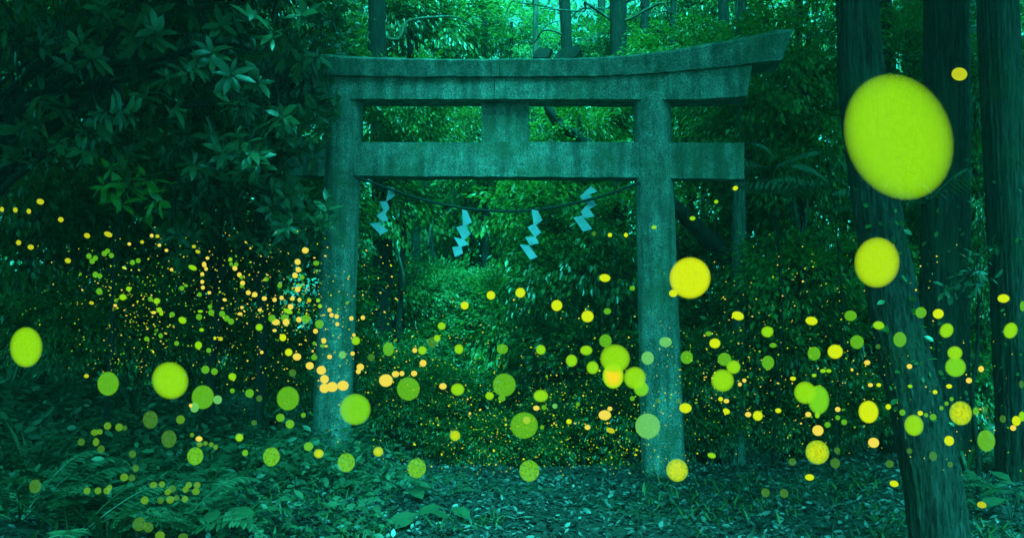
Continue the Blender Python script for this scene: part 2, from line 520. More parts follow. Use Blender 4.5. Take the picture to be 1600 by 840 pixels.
nprof = lambda d: [(d, 0, 0), (d + 0.004, 0.5, 0), (d, 1, 0), (-d, 1, 0), (-d, 0, 0)]
nt_ = interp([430, 565, 990, 1166], [221, 219.5, 219, 219.5]); nb_ = interp([430, 565, 990, 1166], [271, 272.5, 275, 277])
tpart('tie_beam', *bar(list(np.linspace(436, 529, 6)), nt_, nb_, nprof(0.10), None, 0.002, 5))
tpart('tie_beam', *bar(list(np.linspace(530, 1026, 26)), nt_, nb_, nprof(0.115), None, 0.002, 6))
tpart('tie_beam', *bar(list(np.linspace(1027, 1165, 8)), nt_, nb_, nprof(0.10), None, 0.002, 7))
ut, ub = (lambda x: 154.0), (lambda x: 218.6)
tpart('strut', *bar([748, 775, 803], ut, ub, nprof(0.03), None, 0.002, 8))
tpart('strut_backing', *bar([803.4, 812, 823], ut, ub, nprof(-0.03) if False else nprof(0.02), None, 0.002, 9))

# rope and paper streamers
rp = [TP(x, y, 0.03) for x, y in [(560, 276), (600, 292), (650, 309), (700, 321), (740, 327), (785, 330), (830, 328.5), (880, 321), (935, 308), (998, 286)]]
rp[0] = TP(557, 276, 0.17); rp[-1] = TP(1000, 286, 0.17); rp[1] = TP(600, 292, 0.10); rp[-2] = TP(935, 308, 0.10)
def twisted(pts, r, strands=2, pitch=0.10):
    pts = np.asarray(pts); V0, F0 = tube(pts, [r] * len(pts), 14, 0, 0, 26)
    n = (len(V0) - 2) // 14
    P = V0[:-2].reshape(n, 14, 3); c = P.mean(1, keepdims=True)
    th = np.linspace(0, 2 * math.pi, 14, endpoint=False)
    s = np.concatenate([[0], np.cumsum(np.linalg.norm(np.diff(c[:, 0], axis=0), axis=1))])
    sc = 0.78 + 0.3 * np.abs(np.cos((th[None] + s[:, None] / pitch * 2 * math.pi) * strands / 2))
    P = c + (P - c) * sc[..., None]
    return np.vstack([P.reshape(-1, 3), V0[-2:]]), F0
V, F = twisted(rp, 0.014)
tag(link('straw_rope', make_mesh('straw_rope', V, F, M['rope'], True)), 'dark sagging straw rope tied between the two torii pillars', 'rope')

def shide(zigs, off, label):
    P = [(off[0] + x / 5.25, off[1] + y / 5.25) for x, y in zigs]
    V, F = [], []
    dn = [0.0, 0.001, 0.0, 0.001, 0.0, 0.001, 0.0, 0.001]
    for i in range(0, len(P), 2):
        for q in P[i:i + 2]:
            V.append(TP(q[0], q[1], 0.05 + dn[i // 2]))
    n = len(P) // 2
    V = np.array(V)
    thick = np.array([NV[0], NV[1], 0]) * 0.0015
    Vf = np.vstack([V + thick, V - thick]); m = len(V)
    for i in range(n - 1):
        a, b, c, d = 2 * i, 2 * i + 1, 2 * i + 3, 2 * i + 2
        F += [(a, b, c, d), (m + d, m + c, m + b, m + a), (a, d, m + d, m + a), (c, b, m + b, m + c)]
    F += [(0, m, m + 1, 1), (2 * n - 2, 2 * n - 1, m + 2 * n - 1, m + 2 * n - 2)]
    o = link('paper_streamer', make_mesh('paper_streamer', Vf, F, M['paper']))
    tag(o, label, 'paper streamer', 'zigzag paper streamers on the rope')
shide([(248, 165), (292, 178), (228, 285), (300, 240), (172, 287), (232, 288), (205, 362), (256, 338), (148, 402), (222, 392), (196, 455), (246, 438), (92, 468), (176, 470), (182, 560), (246, 528)], (560, 260), 'white zigzag paper streamer hanging nearest the left pillar')
shide([(850, 352), (893, 365), (858, 480), (928, 455), (802, 497), (884, 488), (852, 592), (920, 552), (782, 578), (868, 600), (832, 662), (906, 640), (768, 662), (845, 650), (792, 742), (858, 712)], (560, 260), 'white zigzag paper streamer, left of the two at the rope\'s lowest sag')
shide([(266, 355), (316, 362), (283, 470), (355, 440), (232, 497), (302, 482), (285, 572), (347, 540), (213, 580), (300, 577), (250, 645), (325, 630), (166, 640), (245, 648), (255, 765), (315, 742)], (780, 260), 'white zigzag paper streamer, right of the two at the rope\'s lowest sag')
shide([(752, 160), (805, 206), (660, 248), (737, 230), (722, 312), (800, 318), (668, 372), (740, 350), (700, 424), (782, 410), (610, 420), (680, 402), (690, 535), (762, 512)], (780, 260), 'white zigzag paper streamer hanging nearest the right pillar')

def bark_piece(pts, n, label, seed):
    rg = np.random.default_rng(seed)
    top = [TP(x, y, n) for x, y in pts]
    V = np.array(top + [p - np.array([NV[0], NV[1], 0]) * 0.16 + np.array([0, 0, 0.015]) for p in top])
    m = len(top)
    F = [tuple(range(m)), tuple(range(2 * m - 1, m - 1, -1))] + [(i, m + i, m + (i + 1) % m, (i + 1) % m) for i in range(m)]
    o = link('bark_piece', make_mesh('bark_piece', V, F, M['old_bark']))
    tag(o, label, 'bark piece', 'bark pieces on the top lintel')
bark_piece([(864, 93), (872, 80), (884, 73), (905, 71), (908, 77), (900, 88), (890, 93)], 0.15, 'curled dark bark piece lying on the top lintel, larger of two', 1)
bark_piece([(832, 90), (836, 79), (845, 75), (862, 76), (858, 84), (856, 90)], 0.12, 'small flat bark piece on the top lintel beside a curled one', 2)

# ------------------------------------------------------------------ big trunks at right
def trunk_tree(name, label, line, wpx, d, mat, rough, seg, seed, group=None, flakes=0, crown=None, limbs=0, base=None):
    pts = np.array([W(x, y, dd) for (x, y), dd in zip(line, np.broadcast_to(d, len(line)))])
    rr = np.array([w_ / 2 / FPX * p[1] for w_, p in zip(np.broadcast_to(wpx, len(line)), pts)])
    # carry the trunk up to its crown and down into the ground
    top = pts[0] + (pts[0] - pts[1]) / np.linalg.norm(pts[0] - pts[1]) * (3.2 if crown else 1.6)
    gb = pts[-1] + (pts[-1] - pts[-2]) / np.linalg.norm(pts[-1] - pts[-2]) * 0.5
    pts = np.vstack([top, pts, gb]); rr = np.concatenate([[rr[0] * 0.7], rr, [rr[-1] * 1.12]])
    z = float(gz(pts[-2][0], pts[-2][1]))
    root = np.array([pts[-2][0], pts[-2][1], z])
    t = thing(name, label, 'tree', root, group)
    V, F = tube(pts, rr, seg, rough, seed, 16 if seg > 20 else 6)
    link('trunk', make_mesh('trunk', V - root, F, mat, True), t)
    rg = np.random.default_rng(seed)
    if flakes:
        u = rg.uniform(1, len(pts) - 1.05, flakes); i = np.floor(u).astype(int); f = (u - i)[:, None]
        c = pts[i] * (1 - f) + pts[i + 1] * f
        r = (rr[i] * (1 - f[:, 0]) + rr[i + 1] * f[:, 0])
        th = rg.uniform(math.pi, 2 * math.pi, flakes)
        nrm = np.stack([np.cos(th), np.sin(th), 0 * th], -1)
        ax = unit(pts[i] - pts[i + 1])
        Vl, Fl = leafset(c + nrm * (r[:, None] * 1.0), ax * np.where(rg.uniform(0, 1, flakes) < 0.5, 1, -1)[:, None] + nrm * 0.28 + rg.normal(0, 0.15, (flakes, 3)), nrm, rg.uniform(0.03, 0.09, flakes), rg.uniform(0.005, 0.013, flakes), -0.2, 0.3, 0)
        link('bark', make_mesh('bark', Vl - root, Fl, mat), t)['kind'] = 'stuff'
    for k in range(limbs):
        zz = rg.uniform(0.25, 0.95); i = int(zz * 2)
        p0 = pts[0] * (1 - zz) + pts[2] * zz if len(pts) > 2 else pts[0]
        a = rg.uniform(0, 6.28); Ll = rg.uniform(0.8, 1.8)
        limb(t, p0 - root, p0 - root + np.array([math.cos(a) * Ll, math.sin(a) * Ll * 0.6, rg.uniform(-0.2, 0.7)]), rr[1] * 0.22, M['twig'], seed * 31 + k, 0.4)
    if crown:
        for k, (dx, dy, dz, s) in enumerate(crown):
            link('crown', FINE[(seed + k) % 3], t, pts[0] - root + np.array([dx, dy, dz]), (0, 0, rg.uniform(0, 6.28)), (s, s, s))
    return t, pts, rr

CG = 'tall cedar trunks at right'
leaner, LPTS, LRR = trunk_tree('cedar_tree', 'thick leaning cedar trunk with ribbed bark behind the biggest firefly lights', [(1337, -30), (1345, 120), (1366, 300), (1386, 420), (1404, 520), (1428, 620), (1452, 730), (1476, 890)],
    [64, 66, 67, 69, 72, 77, 82, 92], [5.9, 5.88, 5.84, 5.8, 5.75, 5.7, 5.65, 5.6], M['bark'], 0.045, 120, 11, CG, 240, [(0, 0, 1.3, 0.9), (-0.9, -0.6, 1.9, 0.9), (0.9, -0.8, 2.0, 0.8), (0.4, -2.0, 0.3, 0.9), (0.9, -3.3, 0.5, 0.9), (2.3, -2.2, 0.4, 0.9), (0.7, -4.4, 0.7, 0.9), (-0.2, -3.1, 0.6, 0.7)])  # crowns reaching far forward are unseen, added to block sun from the trunks
T2, T2P, T2R = trunk_tree('cedar_tree', 'straight upright cedar trunk with flaking bark, between the leaning trunk and the frame-edge trunk', [(1478, -30), (1479, 150), (1478, 330), (1476, 500), (1474, 620), (1472, 735)],
    [64, 65, 67, 70, 74, 84], 8.6, M['bark'], 0.04, 110, 12, CG, 420, [(0, 0, 0.2, 1.0), (1.0, 0.4, 0.9, 1.0), (-0.8, -0.4, 1.2, 0.9)])
T3, T3P, T3R = trunk_tree('cedar_tree', 'cedar trunk at the right picture edge leaning slightly outward', [(1558, -30), (1566, 150), (1576, 330), (1586, 500), (1594, 640), (1600, 760)],
    [58, 60, 62, 66, 70, 82], 8.0, M['bark'], 0.04, 110, 13, CG, 380, [(0, 0, 0.2, 1.0), (0.9, -0.9, 0.6, 1.0), (0.5, 1.2, 0.8, 1.0), (0.1, -2.2, 0.4, 1.0)])  # foremost crown is unseen, added to shade the right-hand trunks
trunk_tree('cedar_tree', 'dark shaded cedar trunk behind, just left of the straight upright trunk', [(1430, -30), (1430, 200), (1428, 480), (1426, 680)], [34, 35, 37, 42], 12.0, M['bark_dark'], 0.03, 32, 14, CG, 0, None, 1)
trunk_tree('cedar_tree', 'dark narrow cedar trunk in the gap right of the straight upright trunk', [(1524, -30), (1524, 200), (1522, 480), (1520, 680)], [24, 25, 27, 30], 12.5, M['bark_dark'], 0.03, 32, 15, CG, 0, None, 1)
trunk_tree('slim_tree', 'slim straight tree trunk with peeling bark behind the right end of the torii beams', [(1158, -30), (1157, 150), (1155, 330), (1154, 500), (1153, 690)], [17, 18, 20, 22, 25], 10.2, M['bark_pale'], 0.04, 36, 16, None, 120, None, 2)

BT = 'trunks rising behind the torii'
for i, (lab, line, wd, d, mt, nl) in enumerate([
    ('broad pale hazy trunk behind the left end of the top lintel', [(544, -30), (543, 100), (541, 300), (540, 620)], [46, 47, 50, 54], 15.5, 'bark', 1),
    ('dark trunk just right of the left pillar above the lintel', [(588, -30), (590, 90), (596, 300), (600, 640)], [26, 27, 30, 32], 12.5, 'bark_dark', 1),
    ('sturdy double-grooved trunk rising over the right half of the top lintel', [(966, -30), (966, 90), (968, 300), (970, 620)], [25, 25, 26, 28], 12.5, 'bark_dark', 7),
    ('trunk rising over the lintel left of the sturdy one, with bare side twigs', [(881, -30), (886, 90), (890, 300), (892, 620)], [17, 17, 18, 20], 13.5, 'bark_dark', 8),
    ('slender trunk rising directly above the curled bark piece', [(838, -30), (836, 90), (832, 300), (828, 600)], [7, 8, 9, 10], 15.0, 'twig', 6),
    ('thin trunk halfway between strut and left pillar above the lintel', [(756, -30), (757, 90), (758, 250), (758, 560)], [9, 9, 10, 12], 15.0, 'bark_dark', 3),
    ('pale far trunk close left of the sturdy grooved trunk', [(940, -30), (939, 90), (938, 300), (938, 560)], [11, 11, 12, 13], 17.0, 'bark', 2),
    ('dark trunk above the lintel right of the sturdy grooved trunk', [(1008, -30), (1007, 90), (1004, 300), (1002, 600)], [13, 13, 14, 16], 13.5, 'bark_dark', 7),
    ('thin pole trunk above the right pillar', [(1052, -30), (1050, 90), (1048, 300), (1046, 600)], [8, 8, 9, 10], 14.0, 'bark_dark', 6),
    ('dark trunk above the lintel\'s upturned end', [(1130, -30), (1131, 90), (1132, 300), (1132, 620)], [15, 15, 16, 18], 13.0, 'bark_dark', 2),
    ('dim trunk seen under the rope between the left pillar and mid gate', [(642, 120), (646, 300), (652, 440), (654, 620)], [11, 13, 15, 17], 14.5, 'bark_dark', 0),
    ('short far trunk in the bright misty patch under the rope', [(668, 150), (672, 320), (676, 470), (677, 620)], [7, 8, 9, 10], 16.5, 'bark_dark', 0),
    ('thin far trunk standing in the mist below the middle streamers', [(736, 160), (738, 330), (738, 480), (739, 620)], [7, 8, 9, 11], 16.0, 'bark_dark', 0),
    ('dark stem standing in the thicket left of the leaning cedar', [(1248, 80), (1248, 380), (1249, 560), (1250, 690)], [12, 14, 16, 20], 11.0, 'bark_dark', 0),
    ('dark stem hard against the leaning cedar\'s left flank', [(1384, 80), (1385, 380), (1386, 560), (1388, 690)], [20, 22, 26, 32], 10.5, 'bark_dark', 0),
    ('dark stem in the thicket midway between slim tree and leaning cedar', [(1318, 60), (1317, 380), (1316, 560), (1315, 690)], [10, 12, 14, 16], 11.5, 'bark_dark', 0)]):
    trunk_tree('forest_tree', lab, line, wd, d, M[mt], 0.04, 24, 30 + i, BT, 0, None, nl)

# fallen trunk and broken limb
pts = np.array([W(1050, 318, 10.3), W(1120, 384, 10.4), W(1200, 462, 10.6), W(1290, 535, 10.8), W(1378, 605, 11.0), W(1420, 640, 11.1)])
V, F = tube(pts, [0.07, 0.095, 0.11, 0.12, 0.13, 0.13], 20, 0.05, 3, 8)
tag(link('fallen_tree', make_mesh('fallen_tree', V, F, M['bark_dark'], True)), 'dark fallen tree trunk propped diagonally behind the right pillar', 'fallen trunk')
pts = np.array([W(842, 150, 11.4), W(858, 172, 11.4), W(876, 196, 11.5), W(902, 212, 11.5), W(925, 238, 11.6), W(960, 300, 11.7)])
V, F = tube(pts, [0.03, 0.055, 0.07, 0.075, 0.08, 0.09], 14, 0.05, 4, 6)
bl = link('broken_limb', make_mesh('broken_limb', V, F, M['bark'], True))
tag(bl, 'pale broken limb slanting behind the gap right of the strut', 'broken limb')
V, F = tube(np.array([W(902, 212, 11.5), W(906, 198, 11.45), W(905, 184, 11.4)]), [0.025, 0.02, 0.008], 8, 0.03, 5, 3)
link('spur', make_mesh('spur', V, F, M['bark'], True), bl)

# ------------------------------------------------------------------ understory trees, shrubs
def bush(name, label, px, d, crowns, seed, group, cat='tree', trunk_w=0.05, light=0):
    rg = np.random.default_rng(seed)
    g = W(px, 500, d); base = np.array([g[0], g[1], float(gz(g[0], g[1])) - 0.03])
    t = thing(name, label, cat, base, group)
    tops = [W(cx, cy_, d + rg.uniform(-0.4, 0.4)) for (cx, cy_, s) in crowns]
    hi = max(p[2] for p in tops)
    tp = np.array([tops[int(np.argmax([p[2] for p in tops]))][0] * 0.6 + base[0] * 0.4, base[1] + 0.1, hi])
    k = 5
    tt = np.linspace(0, 1, k)[:, None]
    pts = base + (tp - base) * tt + rg.normal(0, 0.06, (k, 3)) * np.sin(tt * math.pi) * [1, 1, 0]
    V, F = tube(pts, np.linspace(trunk_w, trunk_w * 0.45, k), 10, 0.05, seed, 4)
    link('trunk', make_mesh('trunk', V - base, F, M['bark_dark'], True), t)
    for j, ((cx, cy_, s), p) in enumerate(zip(crowns, tops)):
        f = np.clip((p[2] - base[2]) / max(0.3, hi - base[2]) - 0.25, 0.05, 0.9)
        b0 = base + (tp - base) * f
        limb(t, b0 - base, p - base, trunk_w * 0.45, M['twig'], seed * 17 + j, 0.3)
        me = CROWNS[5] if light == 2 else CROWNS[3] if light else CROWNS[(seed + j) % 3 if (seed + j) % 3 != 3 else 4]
        link('crown', me, t, p - base, (rg.normal(0, 0.12), rg.normal(0, 0.12), rg.uniform(0, 6.28)), (s, s, s * rg.uniform(0.85, 1.1)))
    return t

UG = 'leafy understory trees'
BUSHES = [
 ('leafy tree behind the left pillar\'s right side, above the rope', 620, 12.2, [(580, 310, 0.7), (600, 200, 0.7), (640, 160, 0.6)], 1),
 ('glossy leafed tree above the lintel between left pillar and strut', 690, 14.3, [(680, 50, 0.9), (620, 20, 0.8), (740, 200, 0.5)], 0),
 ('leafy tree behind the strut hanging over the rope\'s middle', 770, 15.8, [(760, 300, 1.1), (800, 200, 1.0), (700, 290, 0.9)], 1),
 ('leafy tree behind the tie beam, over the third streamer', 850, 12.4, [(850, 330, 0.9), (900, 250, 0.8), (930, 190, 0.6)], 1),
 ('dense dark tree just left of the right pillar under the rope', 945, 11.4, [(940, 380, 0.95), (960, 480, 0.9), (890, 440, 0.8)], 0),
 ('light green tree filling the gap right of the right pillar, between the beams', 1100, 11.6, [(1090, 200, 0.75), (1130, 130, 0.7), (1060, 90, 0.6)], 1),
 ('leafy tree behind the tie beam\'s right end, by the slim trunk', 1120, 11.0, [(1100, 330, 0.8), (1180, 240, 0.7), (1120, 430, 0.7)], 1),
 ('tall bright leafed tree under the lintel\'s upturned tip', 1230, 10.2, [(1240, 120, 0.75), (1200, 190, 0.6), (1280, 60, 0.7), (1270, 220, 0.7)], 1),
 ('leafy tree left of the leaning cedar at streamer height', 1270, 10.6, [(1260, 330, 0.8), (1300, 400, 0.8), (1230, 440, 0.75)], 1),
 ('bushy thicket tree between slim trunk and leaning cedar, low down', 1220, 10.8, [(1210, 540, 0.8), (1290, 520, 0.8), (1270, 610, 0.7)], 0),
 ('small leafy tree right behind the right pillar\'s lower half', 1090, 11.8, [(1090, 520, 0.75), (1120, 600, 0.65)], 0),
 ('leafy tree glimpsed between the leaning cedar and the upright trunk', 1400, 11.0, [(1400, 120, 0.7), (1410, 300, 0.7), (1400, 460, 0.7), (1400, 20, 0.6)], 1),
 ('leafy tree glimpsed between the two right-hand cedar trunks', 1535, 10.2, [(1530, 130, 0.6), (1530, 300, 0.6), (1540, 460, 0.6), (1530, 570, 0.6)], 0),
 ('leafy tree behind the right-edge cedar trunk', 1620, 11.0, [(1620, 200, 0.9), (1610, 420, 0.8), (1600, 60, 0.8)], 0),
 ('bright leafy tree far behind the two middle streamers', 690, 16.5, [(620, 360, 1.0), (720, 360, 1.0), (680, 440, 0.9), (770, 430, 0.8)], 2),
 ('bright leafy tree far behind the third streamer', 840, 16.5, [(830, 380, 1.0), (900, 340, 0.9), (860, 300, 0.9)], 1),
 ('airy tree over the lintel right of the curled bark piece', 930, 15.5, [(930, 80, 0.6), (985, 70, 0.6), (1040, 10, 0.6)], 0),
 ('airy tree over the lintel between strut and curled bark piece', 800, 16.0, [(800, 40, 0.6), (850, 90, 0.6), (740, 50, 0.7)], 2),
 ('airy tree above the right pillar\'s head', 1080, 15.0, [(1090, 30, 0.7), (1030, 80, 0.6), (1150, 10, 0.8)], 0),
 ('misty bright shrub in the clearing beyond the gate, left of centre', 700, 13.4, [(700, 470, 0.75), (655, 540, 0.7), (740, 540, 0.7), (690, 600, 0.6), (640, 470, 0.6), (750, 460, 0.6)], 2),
 ('shrub beyond the gate beneath the second streamer', 620, 12.8, [(600, 480, 0.75), (620, 560, 0.7)], 0),
 ('shrub beyond the gate with small shiny leaves, below the third streamer', 800, 13.0, [(790, 510, 0.8), (850, 570, 0.75), (775, 600, 0.6)], 1),
 ('dark low shrub in the hollow beyond the gate, near the right pillar', 930, 11.4, [(920, 570, 0.75), (975, 620, 0.7), (880, 640, 0.6)], 0),
 ('dark low shrub in the hollow beyond the gate, at its middle', 760, 11.8, [(770, 640, 0.6), (700, 640, 0.6), (820, 650, 0.55)], 0),
 ('low leafy shrub in the hollow between the pillars, under the mid-gate lights', 800, 10.6, [(800, 690, 0.5), (850, 700, 0.5), (880, 670, 0.5), (750, 690, 0.45)], 0),
 ('low leafy shrub in the hollow close to the right pillar\'s foot', 950, 10.4, [(940, 690, 0.5), (990, 690, 0.5), (910, 700, 0.45), (985, 640, 0.5)], 0),
 ('low leafy shrub beyond the left pillar\'s lower right side', 640, 10.8, [(620, 640, 0.45), (680, 660, 0.5), (660, 610, 0.5)], 0),
 ('low leafy shrub right of the right pillar\'s foot', 1110, 10.2, [(1085, 640, 0.45), (1110, 660, 0.4), (1090, 590, 0.5)], 0),
 ('low leafy shrub in the thicket under the fallen trunk', 1220, 10.4, [(1190, 650, 0.45), (1240, 640, 0.5), (1290, 660, 0.45), (1330, 640, 0.5)], 0),
 ('dark shrub beyond the left pillar\'s foot', 580, 11.5, [(580, 590, 0.6), (630, 620, 0.55)], 0),
 ('shaded tree at the far left edge', 40, 9.6, [(30, 250, 0.9), (60, 380, 0.85), (20, 480, 0.8), (40, 120, 0.8), (60, 0, 0.9)], 0),
 ('shaded tree in the dark second from the left edge', 170, 10.2, [(160, 330, 0.9), (190, 440, 0.85), (140, 220, 0.8), (210, 120, 0.8), (170, 0, 0.9)], 0),
 ('shaded tree in the dark behind the firefly swarm', 300, 10.6, [(300, 350, 0.9), (330, 460, 0.85), (270, 230, 0.8), (320, 110, 0.8), (290, 0, 0.9)], 0),
 ('shaded tree in the dark close left of the left pillar', 430, 11.0, [(420, 340, 0.9), (450, 470, 0.85), (400, 220, 0.8), (440, 100, 0.8), (410, 0, 0.9)], 0),
 ('dark low shrub left of the left pillar\'s foot', 430, 10.2, [(420, 560, 0.55), (360, 560, 0.55), (470, 600, 0.45)], 0),
 ('dark low shrub beneath the swarm at left', 240, 9.4, [(230, 510, 0.55), (170, 510, 0.55)], 0),
 ('dark low shrub at the far left under the big green firefly light', 70, 9.0, [(60, 520, 0.55), (110, 510, 0.5)], 0),
 ('low shrub behind the right-hand trunks near the ground', 1440, 10.4, [(1420, 600, 0.5), (1500, 600, 0.55)], 0),
]
for i, (lab, px, d, crowns, li) in enumerate(BUSHES):
    bush('shrub' if 'shrub' in lab else 'leafy_tree', lab, px, d, crowns, 200 + i, 'dark shrubs on the forest floor' if 'shrub' in lab else UG, 'shrub' if 'shrub' in lab else 'tree', 0.035 if 'shrub' in lab else 0.055, li)

def far_wood():
    rg = np.random.default_rng(5)
    n = 4600
    a = rg.uniform(-1.0, 1.0, n)
    d = rg.uniform(18, 42, n)
    h = rg.uniform(0, 1, n) ** 1.3
    c = np.stack([a * d * 0.95, d, -2.5 + h * (5 + d * 0.36)], -1)
    # thin towards the top so that the sky shows between the crowns
    keep = rg.uniform(0, 1, n) < np.where((np.abs(c[:, 0] / d * FPX + 800 - 900) < 260) & (c[:, 2] > 1.5 + d * 0.27), 0.5, 0.95)
    c = c[keep]
    idx = np.repeat(np.arange(len(c)), 42)
    off = rg.normal(0, 1, (len(idx), 3)) * np.array([0.65, 0.65, 0.4])
    P = c[idx] + off
    D = unit(off + rg.normal(0, 0.5, off.shape)); D[:, 2] -= 0.3
    L = rg.uniform(0.16, 0.36, len(idx))
    V, F = leafset(P, D, np.array([0, 0, 1.0]) + rg.normal(0, 0.5, off.shape), L, L * 0.42, 0.1, 0.3, 0)
    tag(link('far_woods', make_mesh('far_woods', V, F, M['leaf'])), 'misty far woodland behind the torii', None, None, 'stuff')
far_wood()

# ------------------------------------------------------------------ near left broadleaf trees
def rosette_tree(name, label, spots, base_px, d0, leaf, per, seed, mat, trunk_top, group=None, extra=(), tw=0.10, hang=0.25):
    rg = np.random.default_rng(seed)
    g = W(base_px, 500, d0); base = np.array([g[0], g[1], float(gz(g[0], g[1])) - 0.05])
    t = thing(name, label, 'tree', base, group)
    tp = W(*trunk_top, d0 + 0.2)
    k = 6; tt = np.linspace(0, 1, k)[:, None]
    pts = base + (tp - base) * tt + rg.normal(0, 0.05, (k, 3)) * np.sin(tt * math.pi)
    V, F = tube(pts, np.linspace(tw, tw * 0.4, k), 18, 0.05, seed, 6)
    link('trunk', make_mesh('trunk', V - base, F, M['bark_dark'], True), t)
    pos = np.array([W(x, y, d) for x, y, d in spots])
    # main limbs towards groups of spots, twigs from the limbs to every spot
    order = np.argsort(pos[:, 0] + pos[:, 2] * 0.3)
    groups = np.array_split(order, max(1, len(pos) // 9))
    twV = []
    for gi, grp in enumerate(groups):
        c = pos[grp].mean(0)
        f = np.clip((c[2] - base[2]) / (tp[2] - base[2]) - 0.2, 0.15, 0.95)
        b0 = base + (tp - base) * f
        o, lp = limb(t, b0 - base, c - base, tw * 0.35, M['bark_dark'], seed * 7 + gi, 0.2)
        for q in grp:
            s0 = lp[int(np.argmin(np.linalg.norm(lp + base - pos[q], axis=1)))] + base
            mid = (s0 + pos[q]) / 2 + rg.normal(0, 0.09, 3) * np.linalg.norm(s0 - pos[q])
            twV.append(tube([s0, mid, pos[q]], [0.006, 0.0045, 0.003], 5, 0, 0, 4))
    Vt, Ft, off = [], [], 0
    for V, F in twV:
        Vt.append(V); Ft += [tuple(i + off for i in f) for f in F]; off += len(V)
    link('twigs', make_mesh('twigs', np.vstack(Vt) - base, Ft, M['bark_dark']), t)['kind'] = 'stuff'
    P, D, U, L = [], [], [], []
    for p in pos:
        ax = unit(np.array([rg.normal(0, 0.5), -0.5 + rg.normal(0, 0.4), 0.3 + rg.normal(0, 0.3)]))
        n = int(per * rg.uniform(0.7, 1.25))
        a0 = rg.uniform(0, 6.28)
        s1 = unit(np.cross(ax, [0, 0, 1.0])); s2 = np.cross(ax, s1)
        for j in range(n):
            a = a0 + j * 2.4
            back = rg.uniform(0, 0.12)
            dr = math.cos(a) * s1 + math.sin(a) * s2 + ax * rg.uniform(0.1, 0.7) + np.array([0, 0, -hang * rg.uniform(0, 1)])
            P.append(p - ax * back); D.append(dr); U.append(ax + rg.normal(0, 0.2, 3) + np.array([0, 0, 0.4])); L.append(leaf * rg.uniform(0.5, 1.25))
    L = np.array(L)
    V, F = leafset(np.array(P), np.array(D), np.array(U), L, L * rg.uniform(0.27, 0.45, len(L)), rg.uniform(0.05, 0.35, len(L)), 0.18, 1)
    link('foliage', make_mesh('foliage', V - base, F, mat, True), t)
    for k, (x, y, z, sc) in enumerate(extra):  # crowns above the view, added to shade the left side
        link('crown', FINE[k % 3], t, np.array([x, y, z]) - base, (0, 0, k * 1.3), (sc, sc, sc))
    return t
rg = np.random.default_rng(77)
upper = [(60, 130), (30, 60), (110, 20), (150, 90), (210, 40), (240, 70), (300, 20), (350, 110), (330, 80), (390, 110), (420, 60), (360, 170), (40, 150), (20, 230), (70, 215), (130, 150), (225, 145), (150, 200), (310, 100), (330, 120), (375, 90), (395, 80), (280, 90), (260, 120), (180, 130), (100, 100), (90, 60), (200, 100), (10, 100), (50, 20), (160, 20), (250, 20), (350, 30), (400, 15)]
upper += [(float(rg.uniform(-40, 470)), float(rg.uniform(-60, 260))) for _ in range(150)]
rosette_tree('broadleaf_tree', 'near evergreen with long dark leaves overhanging the upper left of the picture', [(x, y, float(rg.uniform(5.9, 7.6))) for x, y in upper], -60, 7.4, 0.138, 12, 301, M['leaf_big'], (-20, -160), 'broad-leaved evergreens at left', [(-4.4, 6.2, 5.4, 1), (-3.2, 5.2, 5.6, 1), (-2.6, 7.0, 6.3, 1), (-3.0, 2.4, 5.6, 0.8), (-1.6, 2.2, 5.6, 0.6), (-4.6, 2.6, 5.2, 0.9), (-4.0, 8.2, 6.5, 1), (-5.6, 7.2, 5.8, 1), (-5.6, 5.0, 5.2, 1), (-3.4, 9.0, 7.4, 1), (-2.4, 6.0, 6.4, 0.8), (-4.2, 3.6, 5.6, 0.9), (-2.7, 3.0, 6.2, 0.75), (-5.4, 3.4, 5.4, 0.9), (-2.3, 4.6, 6.4, 0.8), (-2.7, 5.4, 7.2, 0.75), (-1.9, 5.0, 7.7, 0.8), (-1.1, 5.0, 7.9, 0.55), (-1.9, 3.2, 5.9, 0.65), (-3.5, 3.3, 6.0, 0.8), (-3.4, 4.5, 5.9, 0.9)])
lower = [(275, 225), (325, 250), (350, 240), (380, 250), (410, 240), (310, 280), (340, 300), (400, 270), (430, 290), (450, 330), (480, 330), (500, 340), (470, 360), (430, 370), (390, 370), (380, 330), (470, 300), (300, 250), (360, 270), (260, 240), (290, 210), (420, 320), (490, 325), (455, 345), (440, 395), (410, 385), (370, 370), (330, 340), (300, 320), (460, 385), (250, 260), (400, 210)]
lower += [(float(rg.uniform(425, 512)), float(rg.uniform(295, 375))) for _ in range(20)]
lower += [(float(rg.uniform(230, 470)), float(rg.uniform(220, 400))) for _ in range(22)]
rosette_tree('broadleaf_tree', 'evergreen branch with whorled leaves reaching in front of the left pillar', [(x, y, float(rg.uniform(7.4, 8.3))) for x, y in lower], 330, 8.6, 0.14, 11, 302, M['leaf_big'], (330, 180), 'broad-leaved evergreens at left', tw=0.05)
mid = [(450, 40), (470, 110), (500, 60), (520, 30), (480, 150), (440, 130), (515, 170), (500, 200), (460, 190), (430, 180), (490, 20), (455, 80), (470, 70), (530, 10), (420, 150), (505, 120), (445, 215), (410, 200), (480, 185)]
rosette_tree('broadleaf_tree', 'evergreen hanging over the left ends of the torii lintels', [(x, y, float(rg.uniform(7.6, 8.5))) for x, y in mid + [(float(rg.uniform(455, 535)), float(rg.uniform(50, 175))) for _ in range(14)] + [(float(rg.uniform(380, 520)), float(rg.uniform(-40, 200))) for _ in range(26)] + [(float(rg.uniform(385, 500)), float(rg.uniform(60, 300))) for _ in range(34)]], 400, 8.5, 0.135, 12, 303, M['leaf_big'], (440, -120), 'broad-leaved evergreens at left', [(-2.7, 8.9, 6.6, 0.9), (-4.2, 10.2, 7.0, 1.0), (-3.0, 11.2, 7.6, 0.9)], tw=0.05)
